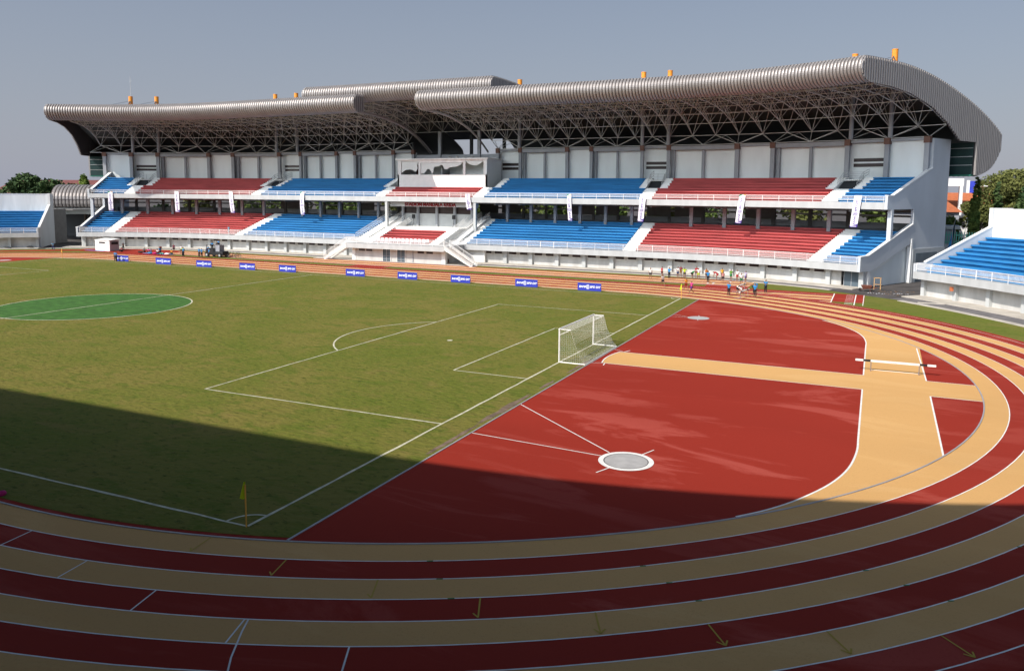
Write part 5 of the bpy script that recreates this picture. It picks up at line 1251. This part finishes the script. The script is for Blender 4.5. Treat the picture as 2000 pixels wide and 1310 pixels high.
for i in range(17):
    x=-182+i*12.6+((i*37)%5-2)*.9
    tree(x,137+((i*13)%7),11.4+((i*7)%4)*.5,7.0,'leaf_mid' if i%3 else 'leaf_olive',20+i,'bushy sunlit tree behind the openings of the lower concourse of the grandstand','hedge trees behind the grandstand','round',1800,.5)
# houses behind
def house(name,x0,x1,y0,y1,h,rh,wm,rm,lab,gable=True):
    r=empty(name,((x0+x1)/2,(y0+y1)/2,0)); tag(r,lab,'building')
    hb('wall',lambda g:g.box(x0,x1,y0,y1,0,h,wm),r)
    ym=(y0+y1)/2
    hb('roof',lambda g:g.add([(x0-.6,y0-.6,h),(x1+.6,y0-.6,h),(x1+.6,y1+.6,h),(x0-.6,y1+.6,h),(x0+1.5,ym,h+rh),(x1-1.5,ym,h+rh)],[(0,1,5,4),(1,2,5),(2,3,4,5),(3,0,4),(3,2,1,0)],rm),r)
    return r
house('house',-236,-192,104,118,9.8,4.3,'house_grey','roof_maroon','long building with a dark maroon roof behind the left trees')
a=house('house',22,34.2,112,126,9.0,1.9,'house_grey','roof_tile','house with an orange tiled roof right of the grandstand end wall'); hb('window',lambda g:g.box(31.2,33.4,111.93,111.99,7.0,8.6,'dark'),a)
a=house('house',30,47,138,150,9.5,3.2,'house_wall','roof_tile','house with a large orange tiled roof behind the slender tree')
cb=empty('roof_terrace_frame',(31.5,140,0)); tag(cb,'white open frame with square columns on a rooftop beside the grandstand','building')
hb('slab',lambda g:g.box(24,36.3,131,136,14.0,15.6,'house_wall'),cb)
for x in (31.6,35.6): hb('column',lambda g:g.box(x,x+.6,131,131.6,8,14.0,'house_wall'),cb)
for x in (32.6,35.8): hb('column',lambda g:g.box(x,x+.45,135,135.6,8,14.0,'house_wall'),cb)
hb('base',lambda g:g.box(24,35,131,136,0,9.4,'roof_tile'),cb)
a=empty('long_white_building',(48,190,0)); tag(a,'long low white and maroon building at the horizon behind the trees','building')
hb('wall',lambda g:g.box(44,78,190,200,0,14.2,'house_wall'),a); hb('parapet',lambda g:g.box(43.6,78.4,189.5,200.5,15.4,15.8,'roof_maroon'),a); hb('upper_wall',lambda g:g.box(44,78,190.1,200,14.2,15.4,'house_wall'),a); hb('green_band',lambda g:g.box(44,78,189.7,189.98,12.4,13.0,'fence_green'),a)
for i in range(6): hb('window',lambda g:g.box(45+i*3.6,47.6+i*3.6,189.75,189.98,13.4,14.6,'roof_maroon'),a)
a=empty('blue_tower',(38,170,0)); tag(a,'narrow blue building panel left of the pointed slender tree','building'); hb('wall',lambda g:g.box(41.0,42.7,170,174,0,15.7,'navy'),a); hb('trim',lambda g:g.box(40.3,40.99,169.9,170.6,0,15.9,'house_wall'),a)
a=empty('kiosk',(32,92,0)); tag(a,'grey flat roofed kiosk behind the feather flags','building'); hb('wall',lambda g:g.box(29,32.2,92,96,0,6.6,'house_grey'),a); hb('roof',lambda g:g.box(28.6,32.8,91.4,96.4,6.6,7.1,'mid'),a)
